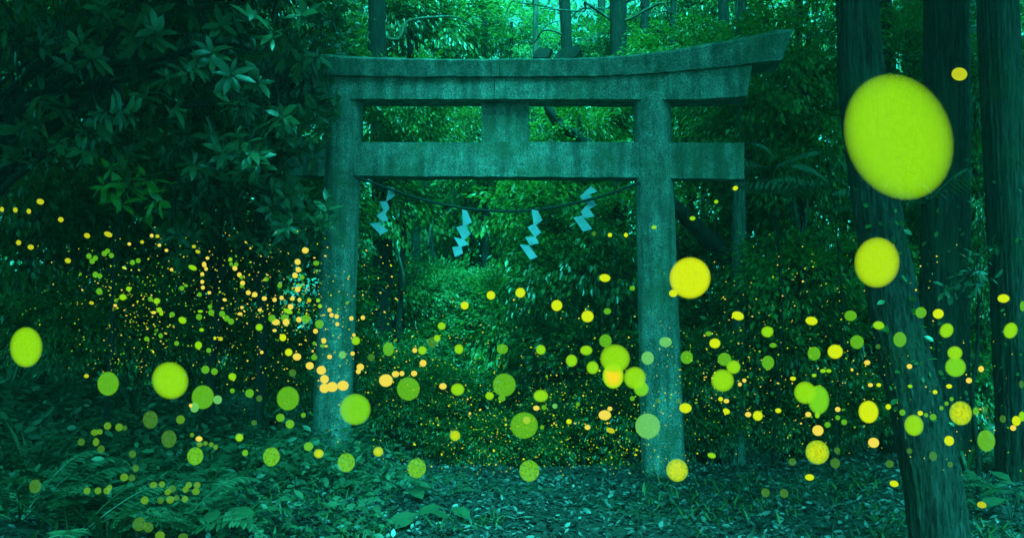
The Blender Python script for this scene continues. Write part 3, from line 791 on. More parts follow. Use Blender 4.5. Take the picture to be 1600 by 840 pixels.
droop = [(170, 262), (195, 255), (215, 258), (235, 268), (250, 280), (180, 285), (205, 290), (228, 300), (240, 315), (215, 320), (160, 285), (190, 310)]
rosette_tree('broadleaf_tree', 'sapling with a drooping spray of bright narrow leaves in the dark left thicket', [(x, y, float(rg.uniform(6.3, 6.7))) for x, y in droop], 165, 6.8, 0.15, 6, 304, M['leaf_light'], (180, 245), 'broad-leaved evergreens at left', tw=0.022, hang=1.3)
right = [(1490, 425), (1510, 430), (1530, 420), (1545, 410), (1555, 435), (1500, 450), (1520, 395), (1548, 385), (1535, 445), (1475, 445)]
rosette_tree('broadleaf_tree', 'small broad-leaved sapling between the two right-hand cedar trunks', [(x, y, float(rg.uniform(7.0, 7.4))) for x, y in right], 1530, 7.4, 0.12, 7, 305, M['leaf_big'], (1528, 400), None, tw=0.02)

# ------------------------------------------------------------------ ferns and feather leaved plants
def frond_mesh(name, length, width, pairs, rise, mat, hang=0.0, narrow=0.5, seed=0):
    """a pinnate leaf along +x that arches up and over"""
    rg = np.random.default_rng(seed)
    k = 14
    t = np.linspace(0, 1, k)
    sp = np.stack([length * np.sin(t * 1.25) / math.sin(1.25) * 0.95, 0.03 * np.sin(t * 3), rise * length * (np.sin(t * 2.35))], -1)
    V0, F0 = tube(sp, np.linspace(0.0045, 0.0015, k), 5, 0, 0, 1)
    tt = np.linspace(0.14, 0.985, pairs)
    Ps, Ds, Us, Ls = [], [], [], []
    for s in (-1, 1):
        for u in tt:
            p = np.array([np.interp(u, t, sp[:, q]) for q in range(3)])
            du = np.array([np.interp(min(1, u + 0.02), t, sp[:, q]) for q in range(3)]) - np.array([np.interp(max(0, u - 0.02), t, sp[:, q]) for q in range(3)])
            du = unit(du)
            side = np.array([0, s, 0.0])
            prof = math.sin(min(1, (u - 0.1) * 3.2) * math.pi / 2) * (1 - u) ** 0.65 + 0.04
            Ps.append(p); Ds.append(side + du * 0.42 + np.array([0, 0, -hang]) + rg.normal(0, 0.07, 3)); Us.append(np.array([0, 0, 1.0]) + rg.normal(0, 0.12, 3)); Ls.append(width * prof * rg.uniform(0.9, 1.08))
    Ls = np.array(Ls)
    Wd = np.full(len(Ls), length * 0.85 / pairs * narrow * 2.0)
    V1, F1 = leafset(np.array(Ps), np.array(Ds), np.array(Us), Ls, Wd, 0.12, 0.15, 1)
    F = [tuple(f) for f in F0] + [tuple(int(i) + len(V0) for i in f) for f in F1]
    return make_mesh(name, np.vstack([V0, V1]), F, mat)
FRONDS = [frond_mesh('frond', 0.52, 0.115, 22, 0.30, M['fern'], 0.05, 0.46, i) for i in range(3)]
def fern(label, px, py, scale, n, seed, toward=None, spread=6.28):
    rg = np.random.default_rng(seed)
    g = ground_at(px, py)
    t = thing('fern', label, 'fern', g, 'ferns on the forest floor')
    for k in range(n):
        a = (rg.uniform(0, 6.28) if toward is None else toward) + (k / n - 0.5) * spread + rg.normal(0, 0.15)
        s = scale * rg.uniform(0.75, 1.15)
        link('frond', FRONDS[k % 3], t, (0, 0, 0.0), (rg.normal(0, 0.15), -rg.uniform(-0.1, 0.35), a), (s, s, s * rg.uniform(0.7, 1.2)))
FERNS = [
 ('big fern with arching fronds at the left edge, above the lowest corner', 40, 700, 1.35, 9), ('fern with a pale frond below the left-edge green firefly light', 70, 655, 1.15, 8),
 ('fern in the bottom left corner', 30, 820, 1.3, 9), ('fern beneath the cluster of round green lights in the bottom left', 210, 815, 1.3, 10),
 ('wide fern left of the bottom cluster of round lights', 130, 790, 1.1, 8), ('fern above the row of three small round lights at lower left', 130, 700, 1.1, 8),
 ('fern behind the grainy lights at lower left', 230, 690, 1.0, 8), ('fern right of the cluster of round green lights', 345, 780, 1.15, 9),
 ('fern under the grainy light left of the left pillar', 395, 722, 1.0, 9), ('bright fern just left of the left pillar\'s foot', 445, 712, 0.95, 8),
 ('fern growing at the left pillar\'s foot, in front of it', 522, 702, 0.8, 7), ('fern with one flat frond on the litter in front of the gate', 690, 778, 0.85, 4),
 ('small fern between the grainy lights and the bottom edge', 330, 838, 1.1, 8), ('fern high on the left bank under the big lime light', 250, 640, 0.9, 8),
 ('fern high on the left bank at the far left', 90, 612, 1.0, 8), ('fern on the bank right of the big lime light', 350, 640, 0.85, 7),
 ('fern in the shade behind the left-edge light', 20, 600, 1.0, 7), ('fern between two round green lights on the left bank', 180, 640, 0.9, 7),
 ('fern at the bottom edge right of the corner', 110, 850, 1.2, 8), ('large fern on the left bank just above the far-left sedge', 50, 640, 1.3, 9),
 ('fern behind the row of big lights on the bank', 130, 600, 1.2, 8),
 ('fern under the green light with two little neighbours', 320, 670, 1.0, 8),
 ('fern in the middle of the left bank', 170, 740, 1.2, 9),
 ('fern on the bank between the mottled light and the cluster', 300, 745, 1.0, 8),
 ('fern at the bottom edge under the cluster of round lights', 260, 850, 1.2, 9),
 ('fern low at the left edge', 10, 760, 1.3, 9),
 ('fern near the bottom left, right of the dim light', 90, 745, 1.1, 8),
 ('fern below the swarm close to the pillar', 400, 660, 0.9, 8),
 ('fern left of the mottled light near the pillar', 375, 745, 0.9, 8),
 ('pale fern at the pillar base, left side', 485, 722, 0.75, 7),
 ('fern on the upper bank under the swarm', 210, 600, 1.0, 8),
 ('fern right of the leaning cedar at the ground', 1525, 800, 0.9, 7),
 ('fern in the bottom right corner', 1590, 790, 0.9, 7),
 ('low fern in front of the grainy light by the pillar foot', 470, 745, 0.8, 6)]
for i, (lab, x, y, s, n) in enumerate(FERNS):
    fern(lab, x, y, s, n, 400 + i)

BIG = [frond_mesh('frond', 0.95, 0.25, 16, 0.14, M['fern'], 0.95, 0.36, 9), frond_mesh('frond', 0.85, 0.23, 14, 0.18, M['fern'], 0.8, 0.36, 10)]
def feather(label, px, py, d, n, seed, a0, spread, stem=True):
    rg = np.random.default_rng(seed)
    p = W(px, py, d); b = np.array([p[0], p[1], float(gz(p[0], p[1]))])
    t = thing('feather_leaf_plant', label, 'plant', b, 'feather-leaved plants at right')
    V, F = tube([np.zeros(3), np.array([0.14, 0.1, (p[2] - b[2]) * 0.5]), p - b], [0.011, 0.009, 0.007], 8, 0.03, seed, 4)
    link('stem', make_mesh('stem', V, F, M['bark_dark'], True), t)
    for k in range(n):
        s = rg.uniform(0.8, 1.1)
        link('frond', BIG[k % 2], t, p - b, (rg.normal(0, 0.12), rg.normal(0.05, 0.12), a0 + (k / max(1, n - 1) - 0.5) * spread), (s, s, s))
feather('plant with long hanging leaflets left of the leaning cedar', 1300, 290, 8.6, 6, 1, math.pi, 2.6)
feather('feathery plant with drooping leaflets beside the tie beam\'s right end', 1205, 262, 9.2, 5, 2, math.pi * 1.1, 3.0)
feather('feathery plant in the gap between the leaning cedar and upright trunk', 1448, 318, 7.6, 5, 3, math.pi * 1.15, 2.0)

# broad flat-leaved seedlings, sedge
def seedling(label, px, py, n, leaf, h, seed):
    rg = np.random.default_rng(seed)
    g = ground_at(px, py)
    t = thing('seedling', label, 'seedling', g, 'broad-leaved seedlings on the litter')
    for k in range(n):
        a = rg.uniform(0, 6.28); r = rg.uniform(0.03, 0.14)
        tip = np.array([math.cos(a) * r, math.sin(a) * r * 0.6, h * rg.uniform(0.6, 1.1)])
        V, F = tube([np.zeros(3), tip * 0.55 + [0, 0, 0.01], tip], [0.004, 0.0035, 0.003], 6, 0, 0, 3)
        st = link('stem', make_mesh('stem', V, F, M['twig'], True), t)
        L = leaf * rg.uniform(0.8, 1.2)
        V, F = leafset(tip[None], np.array([[math.cos(a), math.sin(a) - 0.4, -0.15]]), np.array([[0, -0.5, 1.0]]), L, L * 0.55, 0.15, 0.12, 1)
        link('leaf', make_mesh('leaf', V, F, M['fern'], True), st)
SEEDS = [('seedling with two big flat leaves below the grainy light near the pillar', 575, 780, 3, 0.20, 0.17), ('seedling with flat leaves next to the pair at the lower middle', 628, 778, 3, 0.20, 0.16),
 ('low seedling with broad leaves at the bottom middle', 660, 822, 3, 0.20, 0.09), ('low seedling with a long leaf just right of the bottom middle one', 700, 812, 2, 0.22, 0.10),
 ('broad-leaved seedling at the bottom, left of the pillar line', 345, 835, 5, 0.17, 0.16), ('small seedling on the litter right of the right pillar', 1148, 742, 2, 0.18, 0.05),
 ('small seedling by the left pillar\'s right side', 600, 730, 2, 0.13, 0.08), ('seedling right of the leaning trunk\'s base', 1540, 770, 4, 0.17, 0.18), ('seedling at the bottom right corner', 1580, 815, 5, 0.18, 0.2)]
for i, s in enumerate(SEEDS): seedling(*s, 500 + i)

def sedge(label, px, py, n, length, seed, lean):
    rg = np.random.default_rng(seed)
    g = ground_at(px, py)
    P, D, U, L = [], [], [], []
    for k in range(n):
        a = rg.uniform(0, 6.28)
        P.append(g + [math.cos(a) * 0.06, math.sin(a) * 0.06, -0.01])
        D.append([math.cos(a) * 0.6 + lean, math.sin(a) * 0.5, 0.8 + rg.uniform(0, 0.7)]); U.append([-D[-1][0], -D[-1][1], 1.2]); L.append(length * rg.uniform(0.6, 1.15))
    L = np.array(L)
    V, F = leafset(np.array(P), np.array(D), np.array(U), L, rg.uniform(0.018, 0.04, n), rg.uniform(0.3, 0.7, n), 0.2, 1)
    o = link('sedge_clump', make_mesh('sedge_clump', V - g, F, M['grass'] if px > 1400 else M['fern'], True), None, g)
    tag(o, label, 'sedge', 'sedge clumps on the left bank')
for i, (lab, x, y, n, l, ln) in enumerate([('long-bladed sedge clump at the left edge of the bank', 15, 640, 26, 0.6, 0.5), ('long-bladed sedge sweeping right on the upper left bank', 110, 640, 26, 0.6, 0.6), ('sedge clump under the left pair of big lights', 215, 665, 22, 0.5, 0.4),
    ('sedge clump right of the grainy dim lights on the bank', 290, 690, 20, 0.45, 0.3), ('sedge clump low on the left bank', 60, 770, 26, 0.55, 0.4), ('sedge clump near the bottom edge at left', 170, 850, 22, 0.5, 0.2), ('sedge clump by the upright cedar\'s foot', 1520, 740, 16, 0.35, 0.6), ('sedge clump right of the leaning trunk near the ground', 1575, 720, 16, 0.35, -0.5)]):
    sedge(lab, x, y, n, l, 600 + i, ln)

# ivy on the trunks
def ivy(label, pts, rr, n, seed, z0, z1, leaf):
    rg = np.random.default_rng(seed)
    P, D, U = [], [], []
    zs = pts[:, 2]
    for k in range(n):
        z = rg.uniform(z0, z1) if rg.uniform() < 0.4 else z0 + (z1 - z0) * ((k % 9) / 9.0 + rg.normal(0, 0.03))
        i = int(np.clip(np.searchsorted(-zs, -z) - 1, 0, len(zs) - 2)); f = (zs[i] - z) / (zs[i] - zs[i + 1])
        c = pts[i] * (1 - f) + pts[i + 1] * f; r = rr[i] * (1 - f) + rr[i + 1] * f
        th = -math.pi / 2 + rg.choice([-0.9, 0.1, 0.8]) + rg.normal(0, 0.35)
        nr = np.array([math.cos(th), math.sin(th), 0])
        P.append(c + nr * (r * 1.02 + 0.01)); D.append(nr * 0.5 + np.array([rg.normal(0, 0.6), 0, rg.normal(-0.2, 0.5)])); U.append(nr + rg.normal(0, 0.3, 3))
    L = leaf * rg.uniform(0.6, 1.2, n)
    V, F = leafset(np.array(P), np.array(D), np.array(U), L, L * 0.6, 0.1, 0.2, 1)
    g = np.array([pts[-2][0], pts[-2][1], 0])
    tag(link('ivy', make_mesh('ivy', V - g, F, M['leaf'], True), None, g), label, 'ivy', 'ivy climbing the cedar trunks')
ivy('sparse ivy leaves climbing the leaning cedar trunk', LPTS, LRR, 44, 1, 0.9, 2.5, 0.055)
ivy('thin ivy climbing the straight upright cedar trunk', T2P, T2R, 50, 2, 0.8, 3.0, 0.06)
ivy('few ivy leaves on the right-edge cedar trunk', T3P, T3R, 34, 3, 0.5, 3.0, 0.055)

# ------------------------------------------------------------------ litter, grass
def litter():
    rg = np.random.default_rng(8)
    n = 104000
    y = 4.6 + rg.uniform(0, 1, n) ** 0.9 * 10.5
    x = rg.uniform(-1, 1, n) * (y * 0.62 + 2.2)
    bare = np.sin(1.9 * x + 0.7 * np.sin(2.3 * y)) * np.sin(2.6 * y + 1.2 * np.sin(1.3 * x)) + 0.6 * np.sin(5.3 * x + 1) * np.sin(4.7 * y)
    ok = rg.uniform(0, 1, n) < 0.8 + 0.2 * sstep(-0.6, 0.3, bare)
    x, y = x[ok], y[ok]; n = len(x)
    keep = rg.uniform(0, 1, n) < np.where(x < -2.2, 0.55, 1.0)
    x, y = x[keep], y[keep]; n = len(x)
    P = np.stack([x, y, gz(x, y) + rg.uniform(0.004, 0.035, n)], -1)
    a = rg.uniform(0, 6.28, n)
    D = np.stack([np.cos(a), np.sin(a), rg.normal(0, 0.28, n)], -1)
    U = np.array([0, 0, 1.0]) + rg.normal(0, 0.42, (n, 3))
    L = rg.uniform(0.025, 0.075, n)
    V, F = leafset(P, D, U, L, L * rg.uniform(0.35, 0.6, n), rg.normal(0, 0.25, n), rg.uniform(-0.3, 0.5), 1)
    tag(link('leaf_litter', make_mesh('leaf_litter', V, F, M['litter'])), 'pale dead leaves scattered over the forest floor', None, None, 'stuff')
    n = 30000
    y = rg.uniform(5.2, 10.2, n); x = rg.uniform(-6.2, -0.9, n)
    pn = np.sin(2.1 * x + 0.9 * y) + np.sin(3.3 * y - 1.7 * x + 2)
    keep = rg.uniform(-1.4, 1.6, n) + pn * 0.6 < sstep(-1.0, -2.6, x) * 2.2 - 1.0
    x, y = x[keep], y[keep]; n = len(x)
    P = np.stack([x, y, gz(x, y) + rg.gamma(2.0, 0.06, n)], -1)
    a = rg.uniform(0, 6.28, n)
    D = np.stack([np.cos(a), np.sin(a) - 0.4, rg.normal(-0.1, 0.35, n)], -1)
    L = rg.uniform(0.03, 0.10, n)
    V, F = leafset(P, D, np.array([0, -0.4, 1.0]) + rg.normal(0, 0.4, (n, 3)), L, L * rg.uniform(0.35, 0.6, n), rg.uniform(0, 0.3, n), 0.15, 1)
    tag(link('undergrowth', make_mesh('undergrowth', V, F, M['fern'])), 'low leafy undergrowth covering the left bank', None, None, 'stuff')
    n = 15000
    y = rg.uniform(4.8, 10.5, n); x = rg.uniform(-1, 1, n) * (y * 0.62)
    pn = np.sin(1.7 * x + 0.6 * y) + np.sin(2.9 * y - 1.3 * x + 1) + 0.7 * np.sin(4.1 * x + 2)
    keep = (pn > 0.25) | (rg.uniform(0, 1, n) < 0.10); keep &= ~((np.abs(x - 0.1) < 1.0) & (pn < 1.0))
    x, y = x[keep], y[keep]; n = len(x)
    P = np.stack([x, y, gz(x, y)], -1)
    a = rg.uniform(0, 6.28, n)
    D = np.stack([np.cos(a) * 0.7, np.sin(a) * 0.7, rg.uniform(0.3, 1.2, n)], -1)
    U = np.stack([-np.cos(a), -np.sin(a), np.ones(n)], -1)
    L = rg.uniform(0.05, 0.16, n)
    V, F = leafset(P, D, U, L, rg.uniform(0.006, 0.022, n), rg.uniform(0.1, 0.6, n), 0.2, 1)
    tag(link('ground_cover', make_mesh('ground_cover', V, F, M['grass'])), 'low grass and moss sprigs between the dead leaves', None, None, 'stuff')
litter()

def fallen_twigs():
    rg = np.random.default_rng(61)
    for k, (px, py) in enumerate([(700, 770), (905, 790), (1120, 800), (1235, 760), (820, 815), (590, 800), (1010, 825), (1330, 790), (1180, 720), (760, 752), (480, 815), (960, 760)]):
        g = ground_at(px, py)
        a = rg.uniform(-0.7, 0.7); L = rg.uniform(0.25, 0.6)
        t = np.linspace(-0.5, 0.5, 6)
        pts = np.stack([np.cos(a) * t * L, np.sin(a) * t * L, np.full(6, 0.02)], -1) + rg.normal(0, 0.012, (6, 3))
        V, F = tube(pts, np.linspace(0.008, 0.003, 6), 7, 0.08, k, 4)
        o = link('fallen_twig', make_mesh('fallen_twig', V, F, M['twig'], True), None, g)
        tag(o, 'thin fallen twig lying on the dead leaves', 'twig', 'fallen twigs on the leaf litter')
fallen_twigs()

# ------------------------------------------------------------------ fireflies
def glow_mat(name, col, core=None, opa=0.95, edge=0.25, grain=0.0, strength=1.0):
    """light of one firefly: a glowing ball that is thinner towards its rim, mottled when grain > 0"""
    m = bpy.data.materials.new(name); m.use_nodes = True
    t = m.node_tree; t.nodes.clear()
    out = N(t, 'ShaderNodeOutputMaterial')
    em = N(t, 'ShaderNodeEmission', Strength=strength / (2 ** EXPO))
    tr = N(t, 'ShaderNodeBsdfTransparent')
    lw = N(t, 'ShaderNodeLayerWeight', Blend=0.5)
    mr = N(t, 'ShaderNodeMapRange')
    mr.interpolation_type = 'SMOOTHSTEP'
    mr.inputs['From Min'].default_value = 1.0; mr.inputs['From Max'].default_value = 1.0 - edge
    mr.inputs['To Min'].default_value = 0.0; mr.inputs['To Max'].default_value = opa
    t.links.new(lw.outputs['Facing'], mr.inputs['Value'])
    fac = mr.outputs[0]
    tc = N(t, 'ShaderNodeTexCoord')
    no = N(t, 'ShaderNodeTexNoise', Scale=4.2 if grain > 0.5 else 9.0, Detail=6.0, Roughness=0.85)
    t.links.new(tc.outputs['Object'], no.inputs['Vector'])
    c = mixc(t, 1.0, col, ramp(t, no.outputs['Fac'], [(0.3, (0.93, 0.96, 0.9)), (0.7, (1.05, 1.03, 1.1))]), 'MULTIPLY')
    if core:
        c = mixc(t, ramp(t, lw.outputs['Facing'], [(0.05, (1, 1, 1)), (0.62, (0, 0, 0))]), c, core)
    t.links.new(c, em.inputs['Color'])
    if grain:
        g = ramp(t, no.outputs['Fac'], [(0.44, (1 - grain,) * 3), (0.56, (1, 1, 1))])
        mu = N(t, 'ShaderNodeMath', operation='MULTIPLY')
        t.links.new(fac, mu.inputs[0]); t.links.new(g, mu.inputs[1]); fac = mu.outputs[0]
    mx = N(t, 'ShaderNodeMixShader')
    t.links.new(fac, mx.inputs[0]); t.links.new(tr.outputs[0], mx.inputs[1]); t.links.new(em.outputs[0], mx.inputs[2])
    t.links.new(mx.outputs[0], out.inputs['Surface'])
    m.cycles.emission_sampling = 'NONE'
    return m
LIME, YEL, GRN, AMB, OLI = (0.31, 0.82, 0.006), (0.68, 0.90, 0.006), (0.15, 0.62, 0.015), (0.90, 0.75, 0.08), (0.52, 0.60, 0.012)
G = {
 'L': glow_mat('glow_lime', LIME, None, 0.70, 0.9, 0.1), 'K': glow_mat('glow_yellow_lime', (0.50, 0.88, 0.006), None, 0.70, 0.9, 0.1), 'Y': glow_mat('glow_yellow', YEL, None, 0.80, 0.75, 0.08), 'G': glow_mat('glow_green', GRN, None, 0.60, 0.55, 0.45),
 'A': glow_mat('glow_amber', AMB, None, 0.9, 0.6), 'O': glow_mat('glow_olive', OLI, None, 0.9, 0.3),
 'P': glow_mat('glow_pale', (0.17, 0.68, 0.14), None, 0.62, 0.45, 0.2), 'M': glow_mat('glow_mottled', (0.18, 0.70, 0.02), None, 0.78, 0.5, 0.85),
 'N': glow_mat('glow_mottled_yellow', (0.34, 0.68, 0.02), (0.68, 0.90, 0.008), 0.88, 0.5, 0.75), 'D': glow_mat('glow_dim', (0.09, 0.36, 0.03), None, 0.45, 0.5, 0.7),
 'T': glow_mat('glow_soft_lime', (0.20, 0.74, 0.015), None, 0.75, 0.8, 0.2), 'R': glow_mat('glow_faint_green', (0.16, 0.50, 0.02), None, 0.5, 0.5, 0.5), 'W': glow_mat('glow_lime_amber_core', LIME, (0.95, 0.75, 0.02), 0.9, 0.7),
}
def ball(mat, seg=28, rings=16):
    th = np.linspace(0, 2 * math.pi, seg, endpoint=False); ph = np.linspace(0, math.pi, rings + 1)[1:-1]
    V = [(0, 0, 1)] + [(math.sin(p) * math.cos(a), math.sin(p) * math.sin(a), math.cos(p)) for p in ph for a in th] + [(0, 0, -1)]
    F = [(0, 1 + j, 1 + (j + 1) % seg) for j in range(seg)]
    for i in range(rings - 2):
        F += [(1 + i * seg + j, 1 + (i + 1) * seg + j, 1 + (i + 1) * seg + (j + 1) % seg, 1 + i * seg + (j + 1) % seg) for j in range(seg)]
    b = 1 + (rings - 2) * seg; e = len(V) - 1
    F += [(e, b + (j + 1) % seg, b + j) for j in range(seg)]
    return make_mesh('firefly_light', np.array(V, float), F, mat, True)
BALLS = {k: ball(m) for k, m in G.items()}
def firefly(px, py, rx, ry, d, mat, label, group, tilt=0.0):
    rx = rx * math.cos(math.atan((px - CX) / FPX)) ** 1.0
    o = link('firefly_light', BALLS[mat], None, W(px, py, d), (0, math.radians(tilt), 0), (rx / FPX * d, (rx + ry) / 2 / FPX * d, ry / FPX * d))
    return tag(o, label, 'firefly light', group)

# px, py, rx, ry, tilt, glow, how to tell it apart
BIGF = [
 (1402, 215, 80, 102, -24, 'L', 'biggest firefly light, a huge lime oval before the cedar trunks'),
 (1370, 410, 36, 40, 0, 'K', 'large yellow-lime firefly light on the leaning cedar, under the biggest one'),
 (1078, 434, 33, 33, 0, 'Y', 'large yellow firefly light overlapping the right pillar\'s right edge'),
 (41, 542, 25, 32, 0, 'L', 'tall lime-green firefly light at the far left picture edge'),
 (266, 594, 29, 30, -20, 'L', 'large bright lime firefly light over the left bank'),
 (169, 599, 17, 19, 0, 'G', 'green firefly light between the far-left one and the large lime one'),
 (317, 620, 18, 19, 0, 'G', 'green firefly light right of the large lime one, two small ones touching it'),
 (340, 624, 7, 7, 0, 'P', 'little pale firefly light touching the right side of a green one on the bank'),
 (304, 636, 7, 8, 0, 'P', 'little pale firefly light touching the lower left of a green one on the bank'),
 (450, 622, 18, 19, 0, 'G', 'even green firefly light just left of the left pillar\'s lower end'),
 (555, 639, 25, 25, 0, 'T', 'soft-edged large green firefly light on the right edge of the left pillar'),
 (638, 607, 18.5, 18.5, 0, 'G', 'round green firefly light right of the left pillar, beside an amber one'),
 (603, 594, 11, 10, 0, 'A', 'amber firefly light between the left pillar and a round green one'),
 (788, 601, 18.5, 18.5, 0, 'G', 'round green firefly light midway between the pillars'),
 (819, 664, 22, 21, 0, 'G', 'larger green firefly light with amber spot, low in mid gate'),
 (823, 656, 6, 6, 0, 'A', 'small amber firefly light in front of the larger green one, mid gate'),
 (961, 560, 24, 23, 0, 'L', 'largest lime light of the overlapping bunch left of the right pillar'),
 (958, 587, 17, 20, 0, 'W', 'yellow-amber light low in the overlapping bunch left of the right pillar'),
 (992, 590, 18, 18, 0, 'L', 'right-hand lime light of the overlapping bunch left of the right pillar'),
 (1002, 607, 12, 12, 0, 'T', 'soft light at the lower right of the bunch, on the right pillar\'s edge'),
 (1012, 665, 20, 20, 0, 'P', 'pale green see-through firefly light on the right pillar\'s lower half'),
 (1058, 734, 17.5, 18, 0, 'N', 'mottled yellow-green firefly light at the right pillar\'s foot'),
 (827, 735, 16, 17, 0, 'M', 'mottled green firefly light at the litter\'s edge, mid gate'),
 (651, 731, 15, 15.5, 0, 'M', 'mottled green firefly light above the flat-leaved seedlings'),
 (541, 722, 14, 15, 0, 'M', 'mottled green firefly light at the left pillar\'s foot'),
 (424, 713, 13.5, 15, 0, 'M', 'mottled green firefly light over the ferns left of the left pillar\'s foot'),
 (305, 712, 13, 14, 0, 'M', 'mottled green firefly light on the bank right of two dim ones'),
 (235, 655, 12, 14, 0, 'D', 'dim grainy firefly light below the large lime one on the bank'),
 (264, 685, 12, 14, 0, 'D', 'dim grainy firefly light lower right of another dim one, on the bank'),
 (55, 759, 9.5, 11, 0, 'D', 'dim firefly light among the ferns near the bottom left corner'),
 (218, 818, 11, 11, 0, 'D', 'dim see-through firefly light near the bottom edge under the green cluster'),
 (1129, 594, 18.5, 18, 0, 'L', 'large lime light of the trio near the slim tree trunk'),
 (1132, 561, 11, 10.5, 0, 'G', 'upper green light of the trio near the slim tree trunk'),
 (1146, 573, 11.5, 11, 0, 'L', 'middle lime light of the trio, on the slim tree trunk'),
 (1258, 613, 18, 18, 0, 'L', 'lime firefly light overlapping a softer one, left of the leaning cedar'),
 (1279, 624, 17, 23, 0, 'T', 'soft dim tall firefly light behind a lime one, left of the leaning cedar'),
 (1277, 706, 19, 19, 0, 'N', 'large mottled light with yellow core over the ground, left of the leaning cedar'),
 (1357, 643, 16, 18, 0, 'Y', 'yellow firefly light at the leaning cedar\'s left edge'),
 (1428, 664, 15.5, 17, 0, 'L', 'lime firefly light on the leaning cedar\'s lower trunk'),
 (1501, 645, 18, 19, 0, 'N', 'mottled light with yellow core right of the leaning cedar'),
 (1541, 688, 14, 17, 0, 'G', 'tall green firefly light right of the leaning cedar near the ground'),
 (1492, 551, 12.5, 11, 0, 'L', 'upper light of the touching pair on the upright cedar trunk'),
 (1493, 573, 17, 16, 0, 'T', 'lower, larger and softer light of the touching pair on the upright cedar'),
 (1305, 549, 12.5, 11.5, 0, 'Y', 'yellow firefly light between two green ones left of the leaning cedar'),
 (1272, 552, 10.5, 11, 0, 'G', 'green firefly light just left of a yellow one, left of the leaning cedar'),
 (1339, 534, 11, 11, 0, 'G', 'green firefly light close to the leaning cedar\'s left edge, mid height'),
 (1329, 493, 10, 8.5, 0, 'G', 'flattened green firefly light above a round one by the leaning cedar'),
 (1268, 501, 10, 7, 10, 'Y', 'flat yellow firefly light in the thicket left of the leaning cedar'),
 (1373, 508, 9.5, 7, 10, 'L', 'flat lime firefly light on the leaning cedar at mid height'),
 (1406, 530, 10.5, 12, 0, 'G', 'greenish oval firefly light on the leaning cedar\'s middle'),
 (1439, 488, 9, 9, 0, 'G', 'green firefly light in the gap between leaning and upright cedar'),
 (1466, 490, 9, 8, -20, 'Y', 'yellow firefly light on the upright cedar beside a green one'),
 (1479, 516, 11, 12, 20, 'L', 'oval lime firefly light on the upright cedar under a yellow one'),
 (1568, 466, 10, 7, 0, 'Y', 'flat yellow firefly light at the right-edge cedar\'s left side'),
 (1579, 516, 11, 13, 15, 'L', 'oval lime firefly light on the right-edge cedar'),
 (1199, 518, 10, 9, 0, 'L', 'lime firefly light in the thicket right of the slim tree'),
 (1200, 566, 10, 11, 0, 'G', 'green firefly light in the thicket below another, right of the slim tree'),
 (1499, 116, 13, 9.5, 25, 'O', 'lone olive-yellow oval firefly light high on the upright cedar'),
 (945, 434, 9, 6.5, 5, 'Y', 'flat yellow firefly light high between streamers and right pillar'),
 (870, 477, 9, 9, 0, 'Y', 'round yellow firefly light below the third streamer'),
 (918, 494, 10, 9.5, 0, 'Y', 'deep yellow firefly light left of the right pillar, above the bunch'),
 (813, 457, 8, 8, 0, 'Y', 'right light of the rising row of three under the streamers'),
 (767, 461, 7, 7, 0, 'Y', 'middle light of the rising row of three under the streamers'),
 (726, 477, 6.5, 6.5, 0, 'Y', 'left light of the rising row of three under the streamers'),
 (1153, 493, 10, 7, 20, 'Y', 'tilted flat yellow firefly light on the slim tree trunk'),
 (1117, 536, 9, 8, 0, 'Y', 'yellow firefly light left of the slim tree, above the trio'),
 (1040, 534, 10, 8, 0, 'P', 'pale flat firefly light on the right pillar at mid height'),
 (1012, 559, 10, 10.5, 0, 'P', 'pale green round firefly light on the right pillar\'s left edge'),
 (1073, 558, 10, 10.5, 0, 'G', 'green firefly light just right of the right pillar'),
 (946, 532, 10, 10.5, 0, 'G', 'green firefly light on top of the overlapping bunch'),
 (916, 547, 10, 8, 0, 'L', 'flat lime firefly light upper left of the overlapping bunch'),
 (893, 563, 9.5, 10, 0, 'L', 'lime firefly light furthest left beside the overlapping bunch'),
 (926, 574, 10, 10.5, 0, 'L', 'lime firefly light nearest the left side of the overlapping bunch'),
 (845, 618, 12, 10, 0, 'L', 'lime firefly light right of the mid-gate green one'),
 (945, 648, 10, 8, 0, 'A', 'amber firefly light below the overlapping bunch'),
 (1071, 637, 10, 8, 0, 'Y', 'yellow firefly light just right of the right pillar\'s lower half'),
 (715, 608, 11, 10, 0, 'L', 'lime firefly light midway between two round green ones in the gate'),
 (785, 545, 9, 8, 0, 'G', 'small green firefly light above the mid-gate green one'),
 (607, 545, 9, 11, 0, 'G', 'green double-blob firefly light right of the left pillar'),
 (676, 534, 10, 8, 0, 'D', 'dim green firefly light in the misty patch of the gate'),
 (711, 680, 8.5, 8.5, 0, 'N', 'mottled yellow firefly light low in the dark hollow of the gate'),
 (536, 602, 9, 8, 0, 'A', 'amber light at the right end of the tight row on the left pillar'),
 (519, 604, 9, 8, 0, 'A', 'amber light second from the right of the tight row on the left pillar'),
 (1278, 672, 9, 8.5, 0, 'A', 'amber firefly light directly above the yellow-cored mottled one'),
 (1365, 691, 9, 8, 0, 'A', 'amber firefly light at the leaning cedar\'s left edge near the ground'),
 (1184, 649, 8, 8, 0, 'Y', 'yellow firefly light at ground level right of the slim tree'),
 (1483, 688, 8, 8, 0, 'Y', 'yellow firefly light on the leaning cedar\'s right edge near its base'),
 (1588, 657, 7, 8, 0, 'Y', 'yellow firefly light low at the right picture edge'),
]
for (x, y, rx, ry, tl, g, lab) in BIGF:
    r = (rx + ry) / 2
    d = 2.6 if r > 50 else 3.3 if r > 28 else 4.0 if r > 20 else 4.6
    d += (hash((int(x), int(y))) % 97) / 97 * 0.5
    firefly(x, y, rx, ry, d, g, lab, 'large firefly lights', tl)

